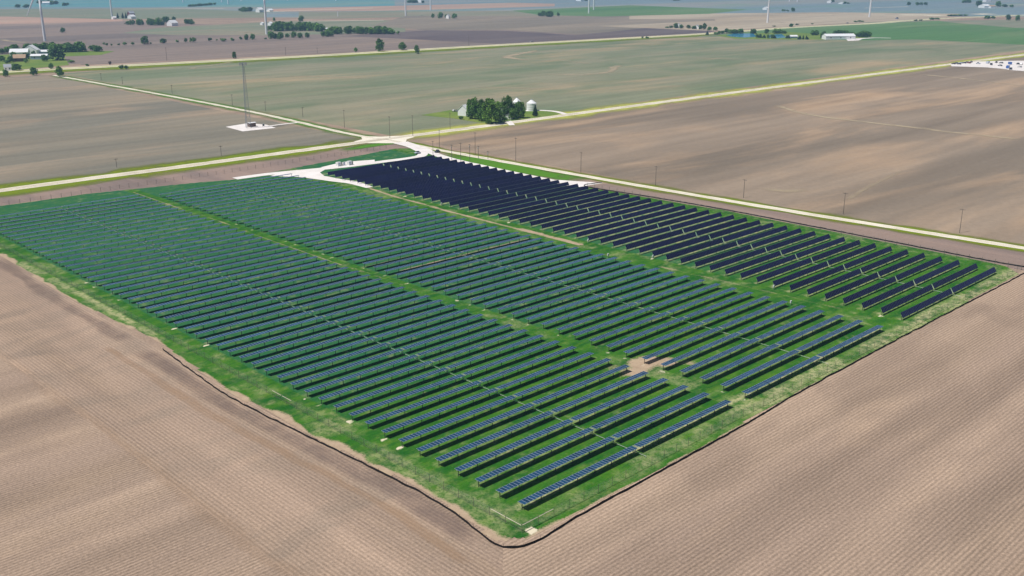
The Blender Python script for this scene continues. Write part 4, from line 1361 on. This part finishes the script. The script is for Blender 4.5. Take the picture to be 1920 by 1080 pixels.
# far left farm
LF = 'trees round the far left farm'
for x, yb, yt, w, lb, k in ((11, 143.5, 130, 10, 'dark tree at the left edge, near side of the far road', 'round'), (64, 141, 126, 13, 'dark tree right of the pale roadside house, near side of the road', 'round'),
                            (112.5, 144, 124, 13, 'upright green tree where the north lane meets the far road', 'light'), (31, 132, 119, 17, 'wide dark tree beside the pale roadside house', 'round'),
                            (96, 129, 118, 9, 'small dark tree across the road from the lane end', 'round'), (164, 124.5, 119, 6, 'tiny bush on the far road verge at left', 'bush'),
                            (206, 121.5, 114, 6, 'brown bare bush on the far road verge', 'twig'), (228, 130, 121, 8, 'left bush of the pair under the far road', 'bush'), (237, 130, 121.5, 9, 'right dark bush of the pair under the far road', 'bush'),
                            (108, 113, 85, 28, 'big round green tree right of the far left farm sheds', 'round'), (14, 119, 110, 9, 'small tree left of the brown farm house', 'bush'), (50, 118, 109, 8, 'bush right of the brown farm house', 'bush'),
                            (134, 118, 112, 12, 'low bush in the far left farm yard', 'bush'), (64, 108, 95, 9, 'tree between the far left farm barns', 'round'),
                            (118, 61, 51.5, 9, 'lone dark tree in the field right of the first turbine', 'round'), (4, 115, 104, 11, 'tree at the left edge of the far left farm', 'round')):
    tree(lb, x, yb, yt, w, k, LF)
for x, yb, yt, w, lb in ((27, 111, 97, 12, 'tree hiding the left end of the long white barn'), (50, 111, 98, 11, 'tree between the brown farm house and the bluish shed'), (84, 115, 102, 12, 'tree in front of the right end of the bluish shed'), (20, 117, 105, 11, 'tree left of the tan roofed brown house')):
    tree(lb, x, yb, yt, w, 'round', LF)
def wood(label, group, x0, x1, yb, yt, n, w, kinds=('round',), rows=2, sl=0.0, depth=3.0):
    """a wood of separate trees between two screen positions"""
    xs_ = sorted(R.uniform(x0, x1) for _ in range(n))
    for i, x in enumerate(xs_):
        f = (x - x0) / (x1 - x0)
        edge = min(1, 4 * min(f, 1 - f) + .55)
        y = yb + sl * f - R.choice((0, 0, .4, .8)) * depth * .5
        tree(f'{label}, {ordinal(i + 1)} from left', x, y, y - (yb - yt) * R.uniform(.78, 1.05) * edge, w * R.uniform(.8, 1.25), R.choice(kinds), group)
wood('dark tree in the long grove behind the far left farm', 'grove behind the far left farm', 0, 186, 101, 82.5, 26, 16, ('round', 'round', 'light'), 2, -4.5, 4)
wood('tree in the grove left of the white domed barn', 'grove left of the white domed barn', 241, 305, 47, 34, 15, 11, ('round', 'light'), 2, 0.5, 2.5)
tree('left dark tree of the pair beside the white domed barn', 312, 43.5, 30.5, 15, 'round'); tree('right dark tree of the pair beside the white domed barn', 326, 41.5, 31, 9, 'round')
wood('tree in the grove right of the white domed barn', 'grove right of the white domed barn', 344, 361, 45.5, 36.5, 4, 9)
for i, x in enumerate((221, 230.5, 236.5)):
    tree(f'{ordinal(i + 1)} of three tall conifers by the maroon barn, from the left', x, 34.5, 23.5, 5, 'cone', 'conifers by the maroon barn')
HR = 'small trees of the long field hedgerow'
hed = [(194, 84, 79, 5), (199.5, 86, 80, 5), (210, 86, 81.5, 4), (223, 84.5, 81, 6), (234.6, 85, 78, 7), (249, 84.5, 78, 6.5), (272, 83, 67.2, 15), (283, 82.5, 79, 4), (306, 81, 72, 13), (332.5, 79.5, 74, 6), (348.5, 79, 71, 6.5), (361.7, 79, 70, 12), (394, 77.5, 70, 8),
       (407, 76.5, 73, 4), (421, 77.5, 71, 13), (436, 77, 70, 6.5), (451.7, 74.5, 68, 5.5), (462.5, 75, 64, 9), (474, 74.5, 63, 10), (497.5, 74, 70, 5), (509, 73, 58.5, 15), (517, 72.5, 62, 9), (526, 73.5, 60, 13), (539, 70.5, 62.5, 9), (551, 70.5, 59, 11), (563, 71.3, 61.5, 11), (576, 70.5, 61, 10), (613, 68.5, 57.5, 14), (620, 68.3, 58.5, 12), (606, 68.4, 59, 10)]
hed.sort()
for i, (x, yb, yt, w) in enumerate(hed):
    tree(f'{ordinal(i + 1)} small tree from the left in the long field hedgerow', x, yb, yt, w, 'bush' if yb - yt < 8 else 'round', HR)
wood('tree in the large wood behind the hedgerow', 'large wood behind the hedgerow', 508, 606, 58.5, 41, 30, 14, ('round', 'round', 'light'), 3, 0.5, 4)
tree('taller tree rising behind the large wood', 565, 41, 29, 10, 'round'); tree('lone small tree left above the large wood', 514, 40, 32.5, 5, 'round')
wood('light green tree in the long wood right of the large one', 'long light green wood', 608, 737, 64, 50, 34, 12, ('light', 'light', 'round'), 2, 0, 3)
tree('dark bush at the right tip of the long wood', 747, 64.5, 57.5, 7, 'bush')
for x, yb, yt, w, lb, k in ((439.4, 109.5, 96.5, 8, 'tree beside the far road just above the lattice mast', 'round'), (667, 98.5, 87.5, 7, 'sparse bush beside the far road left of the three road trees', 'bush'), (712.5, 96.5, 72, 16, 'tallest of the three trees beside the far road', 'round'),
                            (754, 94, 79, 15, 'round light green tree beside the far road', 'light'), (781.7, 101, 84, 9, 'dark slim tree on the near side of the far road', 'round')):
    tree(lb, x, yb, yt, w, k, 'trees beside the far road')
for i, (x, yb, yt, w) in enumerate(((811.7, 33.5, 25, 7), (826, 34.5, 22.5, 10), (836.5, 34, 27, 6), (852, 34.5, 25, 11))):
    tree(f'{ordinal(i + 1)} tree from the left in the row of four far trees', x, yb, yt, w, 'round', 'row of four far trees')
wood('tree in the compact grove alone in the centre fields', 'compact centre grove', 1010, 1037, 31.7, 20.5, 8, 10)
tree('small tree right of the compact centre grove', 1046.7, 30.5, 23, 5.5, 'round')
for i, (x, yb, yt, w) in enumerate(((1251, 52.5, 49.5, 8), (1258, 52.5, 48, 8), (1266.7, 52.8, 43, 9), (1277.5, 53.5, 46, 9), (1291, 53.5, 46.5, 9), (1301, 54.5, 48.5, 9), (1313, 55.5, 47, 9), (1321, 55.5, 43, 8), (1330, 57, 50, 9), (1341, 57, 50, 9))):
    tree(f'{ordinal(i + 1)} tree from the left in the far road grove with white houses', x, yb, yt, w, 'round', 'far road grove')
for i, (x, yb, yt, w) in enumerate(((1205, 72, 68, 5), (1213, 72, 68, 8))):
    tree(('left' if i == 0 else 'right') + ' bush of the small pair on the far road verge', x, yb, yt, w, 'bush')
wood('tree in the row behind the ponds', 'tree row behind the ponds', 1348, 1478, 63, 54, 24, 9, ('round', 'round', 'light'), 1, 0, 1.5)
tree('small tree at the left end of the ponds by the far road', 1326, 65.5, 58, 7, 'cone'); tree('bush at the left end of the ponds', 1345, 65, 60, 12, 'bush')
wood('dark tree in front of the left pond', 'dark trees in front of the left pond', 1412, 1434, 71, 63, 5, 7, ('cone', 'round'), 1, 0, 0)
wood('dark tree between the two ponds', 'dark trees between the two ponds', 1437, 1456, 72, 64, 5, 7, ('cone', 'round'), 1, 0, 0)
wood('dark tree in front of the right pond', 'dark trees by the right pond', 1471, 1480, 72, 65, 3, 6, ('cone',), 1, 0, 0)
wood('dark conifer beside the pale greenhouse', 'conifers beside the greenhouse', 1497, 1514, 74, 65, 7, 5, ('cone',), 1, 0, 0)
wood('tree behind the lawn left of the long white barn', 'trees left of the long white barn', 1519, 1547, 66, 56.5, 6, 10)
tree('dark tree at the left end of the long white barn', 1543, 72, 61, 13, 'round')
wood('dark tree behind the long white barn', 'trees behind the long white barn', 1552, 1597, 66, 55.5, 8, 12)
wood('dark tree right of the long white barn', 'trees right of the long white barn', 1600, 1638, 69.5, 58, 9, 12)
FB = 'bushes on the far fields'
for x, yb, yt, w, lb in ((1483, 50.7, 44, 9, 'round dark bush on the far road verge right of the pond turbine'), (1495, 47.3, 44, 8, 'small bush right of the round dark one on the far road'), (1523, 45.5, 43.5, 5, 'tiny bush farther along the far road'), (1451, 50, 47.5, 7, 'low bush on the pale field behind the ponds'),
                         (1604, 41.5, 38.5, 7, 'left bush of a trio below the pale field turbine'), (1611, 41.3, 37.5, 8, 'middle bush of a trio below the pale field turbine'), (1617, 41, 38.5, 6, 'right bush of a trio below the pale field turbine'),
                         (1470, 21.3, 17, 8, 'low dark tree left of a single taller one on the blue plain'), (1476, 21.5, 18, 6, 'bush at the foot of a taller tree on the blue plain'), (1486.5, 21.5, 14, 8, 'single taller tree on the blue plain'),
                         (1561, 4, -1, 7, 'dark tree beside the tiny white topmost shed'), (1584, 7.3, 2.5, 6, 'small tree right of the tiny white topmost sheds'), (1590, 7.3, 4, 6, 'bush at the right of the topmost sheds'),
                         (1704, 9.8, 3.5, 7, 'first of a row of four trees at upper right'), (1720, 9.8, 4, 7, 'second of a row of four trees at upper right'), (1727, 9.8, 4, 6, 'third of a row of four trees at upper right'), (1735.6, 9.8, 4, 7, 'fourth of a row of four trees at upper right'),
                         (1835.6, 11.5, 1, 12, 'large dark tree left of the wide white barns at upper right'), (1871.6, 12.5, 2, 10, 'large dark tree right of the wide white barns at upper right'), (1884, 13, 8, 10, 'lower tree right of the wide white barns'), (1896.6, 13.5, 8.6, 7, 'rightmost tree of the upper right grove'),
                         (1717, 39.5, 36, 7, 'left dark bush before the green field'), (1725, 39, 36, 7, 'right dark bush before the green field'), (1851, 35.5, 29, 11, 'bare grey tree beside the white far lots'), (1862, 35, 30, 8, 'second bare grey tree beside the white far lots'),
                         (1890, 38, 27, 8, 'upright dark tree at the right edge'), (1907.5, 38.7, 28, 8, 'rightmost upright dark tree at the edge of the green field'),
                         (33, 14.5, 8, 11, 'left round tree of the far pair at upper left'), (50, 14.5, 8, 11, 'right round tree of the far pair at upper left')):
    tree(lb, x, yb, yt, w, 'bush' if yb - yt < 4.5 else 'round', FB)
wood('bush in the low dark hedge at upper right', 'low hedge at upper right', 1743, 1763, 37, 33, 7, 6, ('bush',), 1, -.5, 0)
wood('bush in the long faint hedge at upper right', 'long faint hedge at upper right', 1778, 1822, 30, 26.5, 12, 8, ('bush',), 1, 0, 0)
wood('tree in the far grove left of the wide white barns', 'far grove at upper right', 1800, 1819, 5.5, -1, 5, 8)
wood('tree in the hazy tree line at upper left', 'hazy tree line at upper left', 67, 112, 8.5, 1.5, 12, 8)
wood('tree right of the hazy tree line at upper left', 'hazy trees right of the line', 119, 131, 11, 5, 4, 7)
wood('tree in the long hazy hedge at top left', 'long hazy hedge', 351, 409, 13, 8, 18, 7, ('round', 'bush'), 1, -4, 0)
wood('tree in the hazy grove left of the far white barn', 'hazy grove by the far white barn', 450, 484, 22, 14, 8, 9)
wood('tree in the farthest central grove', 'farthest central grove', 764, 785, 5.5, -1, 7, 8)
tree('single tree right of the farthest central grove', 793, 6, 1, 6, 'round')
wood('tree in the topmost grove right of centre', 'topmost grove right of centre', 1263, 1279, 2.2, -3, 5, 8)
wood('hazy tree left of the turbine pair at the top edge', 'hazy trees at the top edge', 1098, 1103, 2, -4, 2, 6)

# ------------------------------------------------------------------ air, light and sky
hz = bpy.data.materials.new('haze')
hz.use_nodes = True
nt = hz.node_tree
nt.nodes.clear()
out = nt.nodes.new('ShaderNodeOutputMaterial')
pv = nt.nodes.new('ShaderNodeVolumePrincipled')
pv.inputs['Color'].default_value = (0.38, 0.64, 1.0, 1)
pv.inputs['Density'].default_value = 0.00013
pv.inputs['Anisotropy'].default_value = 0.1
nt.links.new(pv.outputs[0], out.inputs['Volume'])
mb = MB(); mb.box(-6000, 9000, -6000, 9000, -1.0, 150)
structure(link('haze', mb.mesh('haze', hz)), 'stuff')

SUN = Vector((-0.50, 0.16, 1.0)).normalized()
sd = bpy.data.lights.new('sun', 'SUN')
sd.energy = 4.7
sd.angle = math.radians(0.5)
sd.color = (1.0, 0.955, 0.89)
so = bpy.data.objects.new('sun', sd)
COL.objects.link(so)
so.rotation_euler = SUN.to_track_quat('Z', 'Y').to_euler()
so.location = (0, 0, 300)

w = bpy.data.worlds.new('World')
scene.world = w
w.use_nodes = True
nt = w.node_tree
bg = nt.nodes['Background']
sky = nt.nodes.new('ShaderNodeTexSky')
sky.sky_type = 'NISHITA'
sky.sun_disc = False
sky.sun_elevation = math.asin(SUN.z)
sky.sun_rotation = math.atan2(SUN.x, SUN.y)
sky.altitude = 200
sky.air_density = 1.0
sky.dust_density = 0.6
sky.ozone_density = 1.5
nt.links.new(sky.outputs[0], bg.inputs['Color'])
bg.inputs['Strength'].default_value = 0.05

scene.view_settings.view_transform = 'Standard'
scene.view_settings.look = 'None'
scene.view_settings.exposure = 0
scene.view_settings.gamma = 1
scene.render.engine = 'CYCLES'
scene.cycles.max_bounces = 6
scene.cycles.volume_bounces = 0
scene.render.resolution_x, scene.render.resolution_y = 1024, 576
